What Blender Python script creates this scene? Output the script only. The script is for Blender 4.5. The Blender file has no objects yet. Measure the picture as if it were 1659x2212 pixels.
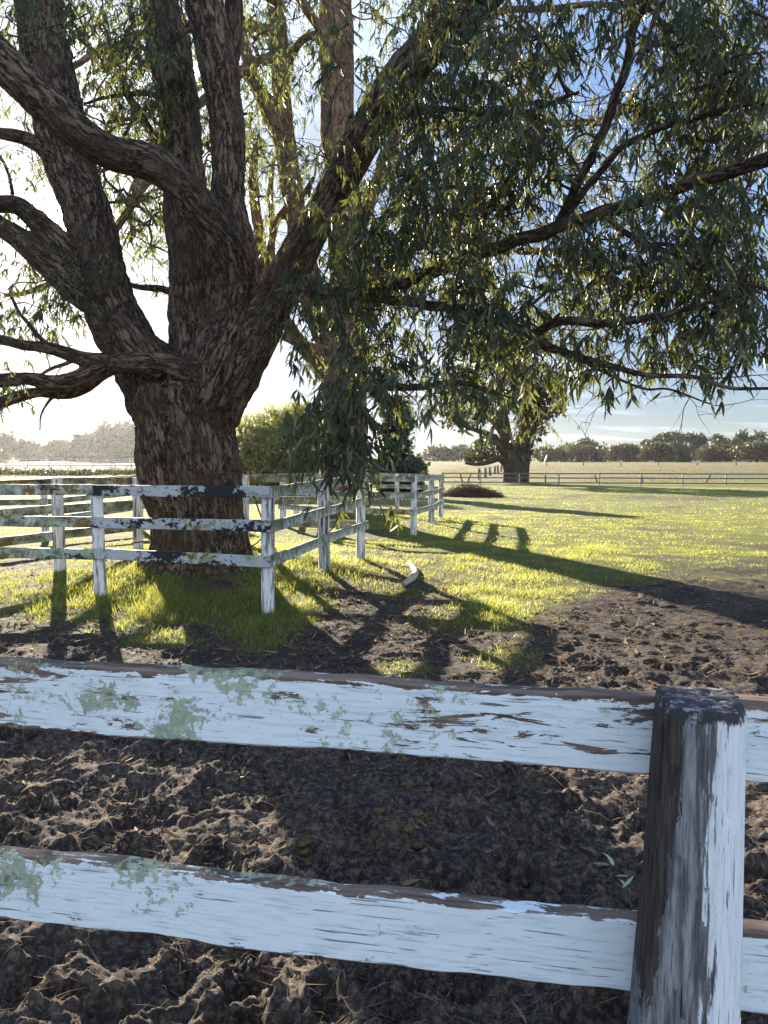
import bpy, math, random
import numpy as np
from mathutils import Vector, Matrix

rng = np.random.default_rng(7)
random.seed(7)
scene = bpy.context.scene
COL = scene.collection
PI = math.pi

# ------------------------------------------------------------------ camera model
H = 1.62
F = 1667.0
CX, CY = 829.5, 1106.0
PITCH = math.atan((CY - 985.0) / F)
cp, sp = math.cos(PITCH), math.sin(PITCH)

def ray(px, py):
    a = (px - CX) / F
    b = (CY - py) / F
    return np.array([a, cp + b * sp, -sp + b * cp])

def at(px, py, Y):
    d = ray(px, py)
    t = Y / d[1]
    return np.array([d[0] * t, Y, H + d[2] * t])

def pxr(r, Y):
    return r * Y / F

# ------------------------------------------------------------------ noise
_perm = np.random.default_rng(3).permutation(256)
_perm = np.concatenate([_perm, _perm, _perm])
_g = np.random.default_rng(4).normal(size=(256, 3))
_g /= np.linalg.norm(_g, axis=1)[:, None]

def perlin(x, y, z=None):
    x = np.asarray(x, float); y = np.asarray(y, float)
    z = np.zeros_like(x) + 0.37 if z is None else np.asarray(z, float)
    xi = np.floor(x).astype(int); yi = np.floor(y).astype(int); zi = np.floor(z).astype(int)
    xf, yf, zf = x - xi, y - yi, z - zi
    u = xf * xf * xf * (xf * (xf * 6 - 15) + 10)
    v = yf * yf * yf * (yf * (yf * 6 - 15) + 10)
    w = zf * zf * zf * (zf * (zf * 6 - 15) + 10)
    def gr(i, j, k):
        h = _perm[_perm[_perm[(xi + i) & 255] + ((yi + j) & 255)] + ((zi + k) & 255)]
        g = _g[h]
        return g[..., 0] * (xf - i) + g[..., 1] * (yf - j) + g[..., 2] * (zf - k)
    def L(a, b, t):
        return a + t * (b - a)
    return L(L(L(gr(0,0,0), gr(1,0,0), u), L(gr(0,1,0), gr(1,1,0), u), v),
             L(L(gr(0,0,1), gr(1,0,1), u), L(gr(0,1,1), gr(1,1,1), u), v), w) * 1.6

def fbm(x, y, z=None, o=4, gain=0.5):
    s = 0; a = 1; f = 1
    for i in range(o):
        s = s + a * perlin(x * f + 17.3 * i, y * f - 9.1 * i, None if z is None else z * f + 3.7 * i)
        a *= gain; f *= 2.03
    return s

def sstep(a, b, x):
    t = np.clip((x - a) / (b - a), 0, 1)
    return t * t * (3 - 2 * t)

# ------------------------------------------------------------------ terrain
_TY = [-3000, 12, 24, 45, 65, 120, 300, 4000]
_TZ = [0, 0, -0.2, -0.55, -0.8, -0.95, -1.1, -1.1]

def ground_z(X, Y):
    X = np.asarray(X, float); Y = np.asarray(Y, float)
    z = np.interp(Y, _TY, _TZ)
    z = z + 0.30 * np.exp(-0.5 * (((X + 2.5) / 1.45) ** 2 + ((Y - 10.8) / 1.5) ** 2))
    z = z + 0.28 * np.exp(-0.5 * (((X + 1.0) / 1.5) ** 2 + ((Y - 20.2) / 1.6) ** 2))
    return z

def gp(px, py):
    d = ray(px, py)
    t = 5.0
    for i in range(60):
        p = np.array([0, 0, H]) + d * t
        e = p[2] - float(ground_z(p[0], p[1]))
        t += 0.7 * e / max(-d[2], 1e-3)
        t = min(max(t, 0.5), 1400)
    p = np.array([0, 0, H]) + d * t
    return p

def proj(X, Y, Z):
    dx, dy, dz = X, Y, Z - H
    depth = dy * cp - dz * sp
    up = dy * sp + dz * cp
    return CX + F * dx / depth, CY - F * up / depth

SUN = ray(125, 475); SUN /= np.linalg.norm(SUN)

# ------------------------------------------------------------------ object helpers
def tag(o, label=None, cat=None, group=None, kind=None):
    if label: o['label'] = label
    if cat: o['category'] = cat
    if group: o['group'] = group
    if kind: o['kind'] = kind
    return o

def empty(name, loc=(0, 0, 0)):
    o = bpy.data.objects.new(name, None)
    o.location = [float(v) for v in loc]
    o.empty_display_size = 0.2
    COL.objects.link(o)
    return o

def link(name, me, mat=None, parent=None, smooth=True):
    if mat is not None:
        me.materials.append(mat)
    o = bpy.data.objects.new(name, me)
    COL.objects.link(o)
    if parent is not None:
        o.parent = parent
        bl = parent.location
        p = parent.parent
        off = Vector(bl)
        while p is not None:
            off += p.location
            p = p.parent
        o.matrix_parent_inverse = Matrix.Translation(-off)
    return o

def build_mesh(name, V, quads=None, tris=None, attrs=None, smooth=True):
    me = bpy.data.meshes.new(name)
    V = np.ascontiguousarray(V, dtype=np.float32)
    nq = 0 if quads is None else len(quads)
    nt = 0 if tris is None else len(tris)
    me.vertices.add(len(V))
    me.vertices.foreach_set('co', V.ravel())
    parts = []
    if nq: parts.append(np.asarray(quads, dtype=np.int32).ravel())
    if nt: parts.append(np.asarray(tris, dtype=np.int32).ravel())
    loops = np.concatenate(parts)
    me.loops.add(len(loops))
    me.loops.foreach_set('vertex_index', loops)
    starts = np.concatenate([np.arange(nq) * 4, nq * 4 + np.arange(nt) * 3]).astype(np.int32)
    me.polygons.add(nq + nt)
    me.polygons.foreach_set('loop_start', starts)
    me.update(calc_edges=True)
    me.polygons.foreach_set('use_smooth', np.full(nq + nt, smooth, dtype=bool))
    if attrs:
        for k, (typ, arr) in attrs.items():
            a = me.attributes.new(k, typ, 'POINT')
            arr = np.ascontiguousarray(arr, dtype=np.float32)
            if typ == 'FLOAT':
                a.data.foreach_set('value', arr.ravel())
            else:
                a.data.foreach_set('vector', arr.ravel())
    me.validate(verbose=False)
    return me

class MB:
    """collects pieces into one mesh"""
    def __init__(s):
        s.V = []; s.Q = []; s.T = []; s.A = {}; s.n = 0
    def add(s, V, Q=None, T=None, **attrs):
        V = np.asarray(V, float)
        s.V.append(V)
        if Q is not None and len(Q): s.Q.append(np.asarray(Q) + s.n)
        if T is not None and len(T): s.T.append(np.asarray(T) + s.n)
        for k, v in attrs.items():
            s.A.setdefault(k, []).append(np.asarray(v, float))
        s.n += len(V)
    def mesh(s, name, smooth=True):
        at_ = {}
        for k, v in s.A.items():
            a = np.concatenate(v)
            at_[k] = ('FLOAT' if a.ndim == 1 else 'FLOAT_VECTOR', a)
        return build_mesh(name, np.concatenate(s.V), np.concatenate(s.Q) if s.Q else None,
                          np.concatenate(s.T) if s.T else None, at_, smooth)
    def obj(s, name, mat, parent=None, smooth=True):
        return link(name, s.mesh(name, smooth), mat, parent)

def catmull(P, n_per):
    P = np.asarray(P, float)
    if len(P) == 2:
        t = np.linspace(0, 1, n_per + 1)[:, None]
        return P[0] * (1 - t) + P[1] * t
    Q = np.vstack([2 * P[0] - P[1], P, 2 * P[-1] - P[-2]])
    out = []
    for i in range(1, len(Q) - 2):
        p0, p1, p2, p3 = Q[i-1], Q[i], Q[i+1], Q[i+2]
        t = np.linspace(0, 1, n_per, endpoint=False)[:, None]
        out.append(0.5 * ((2*p1) + (-p0+p2)*t + (2*p0-5*p1+4*p2-p3)*t**2 + (-p0+3*p1-3*p2+p3)*t**3))
    out.append(P[-1:])
    return np.vstack(out)

def frames(P):
    T = np.gradient(P, axis=0)
    T /= np.linalg.norm(T, axis=1)[:, None] + 1e-9
    e = np.zeros_like(P)
    a = np.array([1., 0, 0]) if abs(T[0, 0]) < 0.8 else np.array([0, 1., 0])
    v = a - T[0] * (a @ T[0]); v /= np.linalg.norm(v)
    for i in range(len(P)):
        v = v - T[i] * (v @ T[i]); v /= np.linalg.norm(v) + 1e-9
        e[i] = v
    return T, e, np.cross(T, e)

def tube(P, R, sides=8, cap=True):
    """returns V, Q, T, bark(coords)"""
    P = np.asarray(P, float); R = np.asarray(R, float)
    T, e1, e2 = frames(P)
    th = np.arange(sides) * 2 * PI / sides
    c, s = np.cos(th), np.sin(th)
    ring = e1[:, None, :] * c[None, :, None] + e2[:, None, :] * s[None, :, None]
    V = (P[:, None, :] + ring * R[:, None, None]).reshape(-1, 3)
    n = len(P)
    i = np.arange(n - 1)[:, None] * sides
    j = np.arange(sides)[None, :]
    j2 = (j + 1) % sides
    Q = np.stack([i + j, i + j2, i + sides + j2, i + sides + j], -1).reshape(-1, 4)
    L = np.concatenate([[0], np.cumsum(np.linalg.norm(np.diff(P, axis=0), axis=1))])
    bark = np.stack([np.tile(c, n) * np.repeat(R, sides), np.tile(s, n) * np.repeat(R, sides), np.repeat(L, sides)], -1)
    Tt = None
    if cap:
        V = np.vstack([V, P[0], P[-1]])
        bark = np.vstack([bark, [0, 0, 0], [0, 0, L[-1]]])
        a = n * sides
        jj = np.arange(sides); jn = (jj + 1) % sides
        Tt = np.vstack([np.stack([np.full(sides, a), jn, jj], -1),
                        np.stack([np.full(sides, a + 1), (n-1)*sides + jj, (n-1)*sides + jn], -1)])
    return V, Q, Tt, bark

# ------------------------------------------------------------------ material helpers
class NT:
    def __init__(s, name):
        s.m = bpy.data.materials.new(name)
        s.m.use_nodes = True
        s.t = s.m.node_tree
        s.t.nodes.clear()
        s.out = s.t.nodes.new('ShaderNodeOutputMaterial')
    def n(s, typ, **kw):
        nd = s.t.nodes.new(typ)
        for k, v in kw.items():
            if k.startswith('i_'):
                nd.inputs[k[2:].replace('_', ' ')].default_value = v
            else:
                setattr(nd, k, v)
        return nd
    def l(s, a, b):
        s.t.links.new(a, b)
    def math(s, op, a, b=0.0, c=None, clamp=False):
        nd = s.n('ShaderNodeMath', operation=op, use_clamp=clamp)
        for k, v in enumerate([a, b] + ([c] if c is not None else [])):
            if isinstance(v, (int, float)): nd.inputs[k].default_value = v
            else: s.l(v, nd.inputs[k])
        return nd.outputs[0]
    def mix(s, f, a, b):
        nd = s.n('ShaderNodeMix', data_type='RGBA')
        for sock, v in ((nd.inputs[0], f), (nd.inputs[6], a), (nd.inputs[7], b)):
            if isinstance(v, (int, float)): sock.default_value = v
            elif isinstance(v, tuple): sock.default_value = (*v, 1.0)
            else: s.l(v, sock)
        return nd.outputs[2]
    def noise(s, vec, scale, detail=4, rough=0.55, dist=0.0):
        nd = s.n('ShaderNodeTexNoise')
        nd.inputs['Scale'].default_value = scale
        nd.inputs['Detail'].default_value = detail
        nd.inputs['Roughness'].default_value = rough
        nd.inputs['Distortion'].default_value = dist
        if vec is not None: s.l(vec, nd.inputs['Vector'])
        return nd.outputs[0]
    def voro(s, vec, scale, feature='F1'):
        nd = s.n('ShaderNodeTexVoronoi', feature=feature)
        nd.inputs['Scale'].default_value = scale
        if vec is not None: s.l(vec, nd.inputs['Vector'])
        return nd.outputs[0]
    def ramp(s, f, lo, hi, a=0.0, b=1.0):
        nd = s.n('ShaderNodeMapRange', interpolation_type='SMOOTHSTEP')
        nd.inputs[1].default_value = lo; nd.inputs[2].default_value = hi
        nd.inputs[3].default_value = a; nd.inputs[4].default_value = b
        s.l(f, nd.inputs[0])
        return nd.outputs[0]
    def attr(s, name, vec=False):
        nd = s.n('ShaderNodeAttribute', attribute_name=name)
        return nd.outputs['Vector'] if vec else nd.outputs['Fac']
    def vmap(s, vec, scale=(1, 1, 1), loc=(0, 0, 0)):
        nd = s.n('ShaderNodeMapping')
        nd.inputs['Scale'].default_value = scale
        nd.inputs['Location'].default_value = loc
        s.l(vec, nd.inputs['Vector'])
        return nd.outputs[0]
    def objcoord(s, rnd=True):
        tc = s.n('ShaderNodeTexCoord').outputs['Object']
        if not rnd: return tc
        oi = s.n('ShaderNodeObjectInfo').outputs['Random']
        mul = s.math('MULTIPLY', oi, 37.0)
        cb = s.n('ShaderNodeCombineXYZ')
        for k in range(3): s.l(mul, cb.inputs[k])
        ad = s.n('ShaderNodeVectorMath', operation='ADD')
        s.l(tc, ad.inputs[0]); s.l(cb.outputs[0], ad.inputs[1])
        return ad.outputs[0]
    def sepxyz(s, v):
        nd = s.n('ShaderNodeSeparateXYZ'); s.l(v, nd.inputs[0]); return nd.outputs
    def bsdf(s, color, rough=0.8, bump=None, strength=0.5, dist=0.01, spec=0.3):
        p = s.n('ShaderNodeBsdfPrincipled')
        if isinstance(color, tuple): p.inputs['Base Color'].default_value = (*color, 1)
        else: s.l(color, p.inputs['Base Color'])
        if isinstance(rough, (int, float)): p.inputs['Roughness'].default_value = rough
        else: s.l(rough, p.inputs['Roughness'])
        p.inputs['Specular IOR Level'].default_value = spec
        if bump is not None:
            b = s.n('ShaderNodeBump')
            b.inputs['Strength'].default_value = strength
            b.inputs['Distance'].default_value = dist
            s.l(bump, b.inputs['Height'])
            s.l(b.outputs[0], p.inputs['Normal'])
        return p
    def done(s, shader):
        s.l(shader.outputs[0], s.out.inputs['Surface'])
        return s.m

def leaf_mat(name, dark, light, yellow, trans, tfac=0.3, rough=0.38, spec=0.5):
    """tint: 0..1 picks dark to light, above 1 yellow / dry"""
    t = NT(name)
    k = t.attr('tint')
    c = t.mix(t.ramp(k, 0.0, 1.0), dark, light)
    c = t.mix(t.ramp(k, 1.0, 1.6), c, yellow)
    p = t.bsdf(c, rough, spec=spec)
    tr = t.n('ShaderNodeBsdfTranslucent')
    tc = t.mix(t.ramp(k, 0.0, 1.6), trans, tuple(min(1, v * 1.7) for v in trans))
    t.l(tc, tr.inputs[0])
    mx = t.n('ShaderNodeMixShader')
    mx.inputs[0].default_value = tfac
    t.l(p.outputs[0], mx.inputs[1]); t.l(tr.outputs[0], mx.inputs[2])
    return t.done(mx)

def bark_mat(name, dark, mid, light, scale=1.0, strength=0.9):
    t = NT(name)
    b = t.attr('bark', True)
    wv = t.n('ShaderNodeVectorMath', operation='ADD')
    wn = t.n('ShaderNodeTexNoise'); wn.inputs['Scale'].default_value = 9 * scale; wn.inputs['Detail'].default_value = 3
    t.l(b, wn.inputs['Vector'])
    ws = t.n('ShaderNodeVectorMath', operation='SCALE'); ws.inputs['Scale'].default_value = 0.055 / scale
    t.l(wn.outputs['Color'], ws.inputs[0]); t.l(b, wv.inputs[0]); t.l(ws.outputs[0], wv.inputs[1])
    bw = wv.outputs[0]
    f1 = t.math('ABSOLUTE', t.math('SUBTRACT', t.noise(t.vmap(bw, (1, 1, 0.20)), 14.5 * scale, 5, 0.64), 0.5))
    f2 = t.math('ABSOLUTE', t.math('SUBTRACT', t.noise(t.vmap(bw, (1, 1, 0.24)), 38 * scale, 4, 0.6), 0.5))
    fine = t.noise(t.vmap(b, (1, 1, 0.4)), 95 * scale, 4, 0.7)
    plate = t.noise(t.vmap(bw, (1, 1, 0.5)), 22 * scale, 4, 0.6)
    big = t.noise(b, 2.2, 4, 0.55)
    r1 = t.ramp(f1, 0.0, 0.085); r2 = t.ramp(f2, 0.0, 0.13)
    h = t.math('ADD', t.math('ADD', t.math('MULTIPLY', r1, 0.95), t.math('MULTIPLY', r2, t.ramp(big, 0.4, 0.6, 0.15, 0.5))), t.math('ADD', t.math('MULTIPLY', plate, 0.6), t.math('MULTIPLY', fine, 0.35)))
    c = t.mix(t.ramp(h, 0.75, 1.70), dark, mid)
    c = t.mix(t.math('MULTIPLY', t.ramp(fine, 0.45, 0.72), t.ramp(plate, 0.42, 0.62)), c, light)
    c = t.mix(t.ramp(big, 0.42, 0.66, 0.0, 0.7), c, tuple(0.5 * v for v in mid))
    return t.done(t.bsdf(c, 0.92, h, strength, 0.035, 0.15))

M = {}
M['bark'] = bark_mat('grey_brown_bark', (0.034, 0.024, 0.017), (0.20, 0.142, 0.100), (0.38, 0.29, 0.215))
M['bark_red'] = bark_mat('red_brown_bark', (0.09, 0.055, 0.036), (0.29, 0.19, 0.13), (0.42, 0.32, 0.24), 0.7, 0.6)
M['bark_far'] = bark_mat('far_bark', (0.03, 0.023, 0.018), (0.10, 0.075, 0.055), (0.18, 0.14, 0.11), 0.3)
M['twig'] = bark_mat('twig_bark', (0.05, 0.032, 0.025), (0.13, 0.085, 0.06), (0.22, 0.16, 0.12), 2.0, 0.4)
M['leaf'] = leaf_mat('gum_leaf', (0.020, 0.036, 0.026), (0.070, 0.086, 0.040), (0.24, 0.21, 0.05), (0.18, 0.19, 0.03), 0.25, 0.52, 0.35)
M['leaf2'] = leaf_mat('gum_leaf_back', (0.035, 0.055, 0.025), (0.09, 0.115, 0.04), (0.24, 0.22, 0.06), (0.20, 0.22, 0.04), 0.30, 0.45, 0.4)
M['leaf_far'] = leaf_mat('far_leaf', (0.022, 0.031, 0.018), (0.066, 0.072, 0.032), (0.16, 0.14, 0.05), (0.12, 0.12, 0.03), 0.13, 0.6, 0.2)
M['leaf_bush'] = leaf_mat('bush_leaf', (0.05, 0.065, 0.022), (0.14, 0.15, 0.05), (0.26, 0.23, 0.07), (0.24, 0.25, 0.05), 0.35, 0.55, 0.3)
M['leaf_dark'] = leaf_mat('dark_conifer_leaf', (0.012, 0.03, 0.02), (0.03, 0.05, 0.03), (0.06, 0.08, 0.03), (0.05, 0.08, 0.02), 0.15, 0.6, 0.3)
M['grass'] = leaf_mat('grass_blade', (0.055, 0.085, 0.022), (0.13, 0.165, 0.04), (0.36, 0.29, 0.13), (0.40, 0.41, 0.075), 0.48, 0.5, 0.25)
M['drygrass'] = leaf_mat('dry_grass', (0.15, 0.115, 0.06), (0.23, 0.18, 0.10), (0.28, 0.23, 0.14), (0.26, 0.21, 0.11), 0.3, 0.8, 0.1)
M['straw'] = leaf_mat('straw', (0.16, 0.11, 0.065), (0.30, 0.22, 0.13), (0.42, 0.32, 0.2), (0.3, 0.22, 0.12), 0.25, 0.8, 0.1)
M['litter'] = leaf_mat('dead_leaf', (0.10, 0.06, 0.04), (0.20, 0.14, 0.095), (0.36, 0.29, 0.22), (0.20, 0.13, 0.07), 0.2, 0.85, 0.08)

def paint_mat(name, edge=0.0, flake=0.5, lichen=0.4, black=0.0, streak=0.0, orange=0.0, hz=0.06, zoom=1.0, xlich=None,
              paint=(0.71, 0.79, 0.81), grey=0.0):
    """weathered white paint on a board whose local x runs along the grain, z up, half height hz"""
    t = NT(name)
    tc = t.objcoord(False)
    o = t.objcoord(True)
    X, Y, Z = t.sepxyz(tc)
    grain = t.noise(t.vmap(o, (5, 60, 60)), 1.0 * zoom, 6, 0.65, 0.3)
    fine = t.noise(t.vmap(o, (12, 160, 160)), 1.0 * zoom, 4, 0.6)
    fl = t.noise(t.vmap(o, (9, 58, 58)), 1.0 * zoom, 8, 0.68, 0.4)
    zn = t.math('DIVIDE', Z, hz)                     # -1..1
    wob = t.math('MULTIPLY', t.math('SUBTRACT', t.noise(t.vmap(o, (14, 14, 14)), 1.0, 5, 0.65), 0.5), 0.5)
    upper = t.ramp(t.math('ADD', zn, wob), 0.72, 1.02)
    lower = t.ramp(t.math('ADD', t.math('MULTIPLY', zn, -1.0), wob), 0.84, 1.04)
    bias = t.math('ADD', t.math('MULTIPLY', upper, edge), t.math('MULTIPLY', lower, edge * 0.55))
    big = t.noise(t.vmap(o, (2.2, 6, 6)), 1.0, 3, 0.5)
    fl2 = t.math('ADD', t.math('ADD', fl, t.math('MULTIPLY', t.math('SUBTRACT', big, 0.5), 0.45)), bias)
    bare = t.ramp(fl2, 0.70 - 0.18 * flake, 0.715 - 0.18 * flake)
    wood = t.mix(t.ramp(grain, 0.3, 0.7), (0.06, 0.043, 0.034), (0.235, 0.17, 0.13))
    wood = t.mix(t.ramp(t.math('ADD', X, wob), 0.2, 0.8, 0, 0.0), wood, (0.02, 0.02, 0.022))
    pc = t.mix(t.ramp(fine, 0.46, 0.72, 0, 0.55), paint, tuple(0.58 * v for v in paint))
    dirt = t.noise(t.vmap(o, (3, 7, 7)), 1.0, 5, 0.7)
    pc = t.mix(t.ramp(dirt, 0.5, 0.8, 0, 0.35 + grey), pc, (0.36, 0.37, 0.35))
    crack = t.ramp(t.noise(t.vmap(o, (7, 240, 240)), 1.0 * zoom, 3, 0.55), 0.635, 0.68, 0, 0.75)
    crack = t.math('MAXIMUM', crack, t.ramp(t.noise(o, 330, 2, 0.6), 0.70, 0.74, 0, 0.7))
    pc = t.mix(crack, pc, (0.10, 0.085, 0.075))
    col = t.mix(bare, pc, wood)
    # lichen
    l1 = t.noise(t.vmap(o, (24, 24, 24)), 1.0, 8, 0.76, 0.4)
    l2 = t.noise(t.vmap(o, (75, 75, 75)), 1.0, 5, 0.7)
    zone = t.noise(t.vmap(o, (5.0, 8, 8)), 1.0, 2, 0.4)
    if xlich is not None:
        zone = t.math('ADD', zone, t.ramp(X, xlich[0], xlich[1], 0.10, -0.16))
    lm = t.math('ADD', t.math('ADD', l1, t.math('MULTIPLY', t.math('SUBTRACT', zone, 0.5), 0.9)), t.math('MULTIPLY', t.math('SUBTRACT', l2, 0.5), 0.55))
    lmask = t.ramp(lm, 0.73 - 0.40 * lichen, 0.75 - 0.40 * lichen)
    lc = t.mix(t.ramp(l2, 0.35, 0.65), (0.15, 0.185, 0.10), (0.40, 0.45, 0.31))
    lc = t.mix(t.ramp(lm, 0.84 - 0.40 * lichen, 1.0 - 0.40 * lichen), lc, (0.055, 0.065, 0.045))
    col = t.mix(t.math('MULTIPLY', lmask, t.ramp(l2, 0.25, 0.5, 0.35, 0.92)), col, lc)
    if black > 0:
        bk = t.noise(t.vmap(o, (13, 20, 20)), 1.0, 7, 0.72, 0.3)
        bz = t.noise(t.vmap(o, (1.6, 3, 3), (5, 2, 1)), 1.0, 2, 0.4)
        bm = t.ramp(t.math('ADD', bk, t.math('MULTIPLY', t.math('SUBTRACT', bz, 0.5), 0.9)), 0.76 - 0.3 * black, 0.78 - 0.3 * black)
        col = t.mix(bm, col, (0.022, 0.024, 0.03))
    if streak > 0:
        sk = t.noise(t.vmap(o, (60, 60, 6)), 1.0, 5, 0.65, 0.3)
        sm = t.ramp(t.math('ADD', sk, t.math('MULTIPLY', zn, 0.06)), 0.66 - 0.26 * streak, 0.69 - 0.26 * streak)
        col = t.mix(sm, col, t.mix(t.ramp(sk, 0.5, 0.7), (0.15, 0.18, 0.11), (0.035, 0.04, 0.035)))
    if orange > 0:
        om = t.noise(t.vmap(o, (13, 13, 13), (9, 1, 4)), 1.0, 4, 0.6)
        oz = t.noise(t.vmap(o, (2.6, 3, 3), (2, 7, 4)), 1.0, 1, 0.4)
        mm = t.ramp(t.math('ADD', om, t.math('MULTIPLY', t.math('SUBTRACT', oz, 0.5), 0.9)), 0.78 - 0.3 * orange, 0.80 - 0.3 * orange)
        col = t.mix(mm, col, (0.19, 0.115, 0.03))
    hgt = t.math('ADD', t.math('MULTIPLY', bare, -0.6), t.math('ADD', t.math('MULTIPLY', grain, 0.35), t.math('ADD', t.math('MULTIPLY', lmask, 0.4), t.math('MULTIPLY', crack, -0.6))))
    return t.done(t.bsdf(col, 0.72, hgt, 0.55, 0.004, 0.25))

M['rail_top'] = paint_mat('flaking_white_paint', 0.29, 0.62, 0.26, hz=0.06, xlich=(1.15, 2.3))
M['rail_low'] = paint_mat('white_paint_with_lichen', 0.32, 0.14, 0.14, hz=0.06, xlich=(1.2, 2.6))
M['rail_front'] = paint_mat('white_paint_black_patches', 0.0, 0.1, 0.42, 0.74, 0, 0.25, 0.06, paint=(0.46, 0.47, 0.49))
M['rail_lichen'] = paint_mat('white_paint_heavy_lichen', 0.0, 0.1, 0.86, 0.45, 0, 0.74, 0.06, paint=(0.56, 0.56, 0.55))
M['rail_streak'] = paint_mat('white_paint_dark_streaks', 0.0, 0.15, 0.5, 0.3, 0.72, 0, 0.06, paint=(0.70, 0.71, 0.72))
M['rail_back'] = paint_mat('white_paint_green_lichen', 0.0, 0.1, 0.92, 0.2, 0.35, 0.35, 0.06, paint=(0.66, 0.62, 0.54))

def post_mat(name, wear=0.5):
    t = NT(name)
    o = t.objcoord(True)
    s = t.noise(t.vmap(o, (40, 40, 3.2)), 1.0, 6, 0.65, 0.4)
    z = t.noise(t.vmap(o, (7, 7, 2)), 1.0, 3, 0.5)
    v = t.math('ADD', s, t.math('MULTIPLY', t.math('SUBTRACT', z, 0.5), 0.6))
    m1 = t.ramp(v, 0.66 - 0.2 * wear, 0.70 - 0.2 * wear)
    m2 = t.ramp(v, 0.74 - 0.2 * wear, 0.84 - 0.2 * wear)
    c = t.mix(m1, (0.72, 0.71, 0.69), (0.32, 0.31, 0.30))
    c = t.mix(m2, c, (0.06, 0.06, 0.06))
    h = t.math('SUBTRACT', t.math('MULTIPLY', s, 0.4), t.math('MULTIPLY', m1, 0.5))
    return t.done(t.bsdf(c, 0.8, h, 0.5, 0.006, 0.2))
M['post'] = post_mat('worn_white_post', 0.85)
M['post_far'] = post_mat('far_white_post', 0.2)

def simple_mat(name, a, b, scale=8, rough=0.85):
    t = NT(name)
    o = t.objcoord(True)
    n = t.noise(o, scale, 5, 0.6)
    return t.done(t.bsdf(t.mix(t.ramp(n, 0.3, 0.7), a, b), rough, n, 0.5, 0.01, 0.2))
M['wood_grey'] = simple_mat('grey_weathered_wood', (0.07, 0.06, 0.05), (0.2, 0.17, 0.14), 14)
M['white_far'] = simple_mat('far_white_paint', (0.26, 0.26, 0.255), (0.42, 0.42, 0.41), 3)
M['dung'] = simple_mat('dung', (0.045, 0.031, 0.015), (0.125, 0.087, 0.042), 70)
M['log'] = simple_mat('pale_bark', (0.28, 0.2, 0.14), (0.55, 0.46, 0.38), 20)

# ------------------------------------------------------------------ ground mask (world positions of grass and bare soil)
_BX = [-400, 0, 100, 200, 400, 550, 620, 690, 750, 800, 950, 1100, 1200, 1300, 1450, 1659, 2200]
_BY = [1330, 1335, 1345, 1355, 1375, 1385, 1370, 1330, 1290, 1285, 1318, 1362, 1335, 1270, 1240, 1225, 1215]

def grass_mask(X, Y):
    X = np.asarray(X, float); Y = np.asarray(Y, float)
    Ys = np.maximum(Y, 0.8)
    x = CX + F * X / Ys
    y = 985 + F * (H - np.interp(Ys, _TY, _TZ)) / Ys
    n = fbm(X * 1.1, Y * 1.1, o=4)
    n2 = fbm(X * 4.5 + 40, Y * 4.5, o=3)
    b = np.interp(x, _BX, _BY)
    near = np.clip((y - 1100) / 200, 0.15, 1.3)
    m = sstep(-28, 34, (b - y) + n * 42 * near + n2 * 34 * near)
    def blob(cx, cy, rx, ry, s):
        q = ((x - cx) / rx) ** 2 + ((y - cy) / ry) ** 2
        return s * np.exp(-q) 
    for cx, cy, rx, ry, s in [(1090, 1432, 90, 24, 0.95), (870, 1448, 70, 16, 0.9), (340, 1390, 90, 20, 0.8), (80, 1345, 80, 25, 0.6),
                              (1010, 1345, 130, 30, 0.6), (560, 1400, 60, 14, 0.5), (1130, 1385, 60, 14, 0.3)]:
        m = np.maximum(m, np.clip(blob(cx, cy, rx, ry, s) + 0.35 * n2, 0, 1) * (blob(cx, cy, rx, ry, 1) > 0.2))
    for cx, cy, rx, ry, s in [(60, 1228, 100, 34, 1.0), (835, 1200, 80, 16, 0.6), (470, 1290, 60, 12, 0.8), (900, 1268, 100, 24, 0.55),
                              (1500, 1078, 90, 6, 0.8), (1390, 1073, 40, 4, 0.8), (1250, 1072, 50, 4, 0.7)]:
        m = m * (1 - np.clip(blob(cx, cy, rx, ry, s) * (1.1 + n2), 0, 1))
    # worn patches inside the paddock
    m = m * (1 - 0.75 * sstep(0.42, 0.75, fbm(X * 0.7 + 9, Y * 0.35 + 4, o=4)) * (Y > 12))
    return np.clip(m, 0, 1)

def soil_relief(X, Y, m):
    r = 0.045 * fbm(X * 1.5, Y * 1.9, o=2)
    rid = 1 - np.abs(perlin(X * 3.1 + 3, Y * 4.6))
    r = r + 0.024 * (rid - 0.6)
    r = r + 0.026 * fbm(X * 5, Y * 6, o=5, gain=0.55)
    r = r + 0.008 * fbm(X * 24, Y * 30 + 7, o=4, gain=0.65)
    fade = np.exp(-np.maximum(Y - 5, 0) / 14.0)
    return r * (1 - 0.72 * m) * fade * (1 - 0.45 * sstep(4.0, 6.5, Y))

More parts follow.
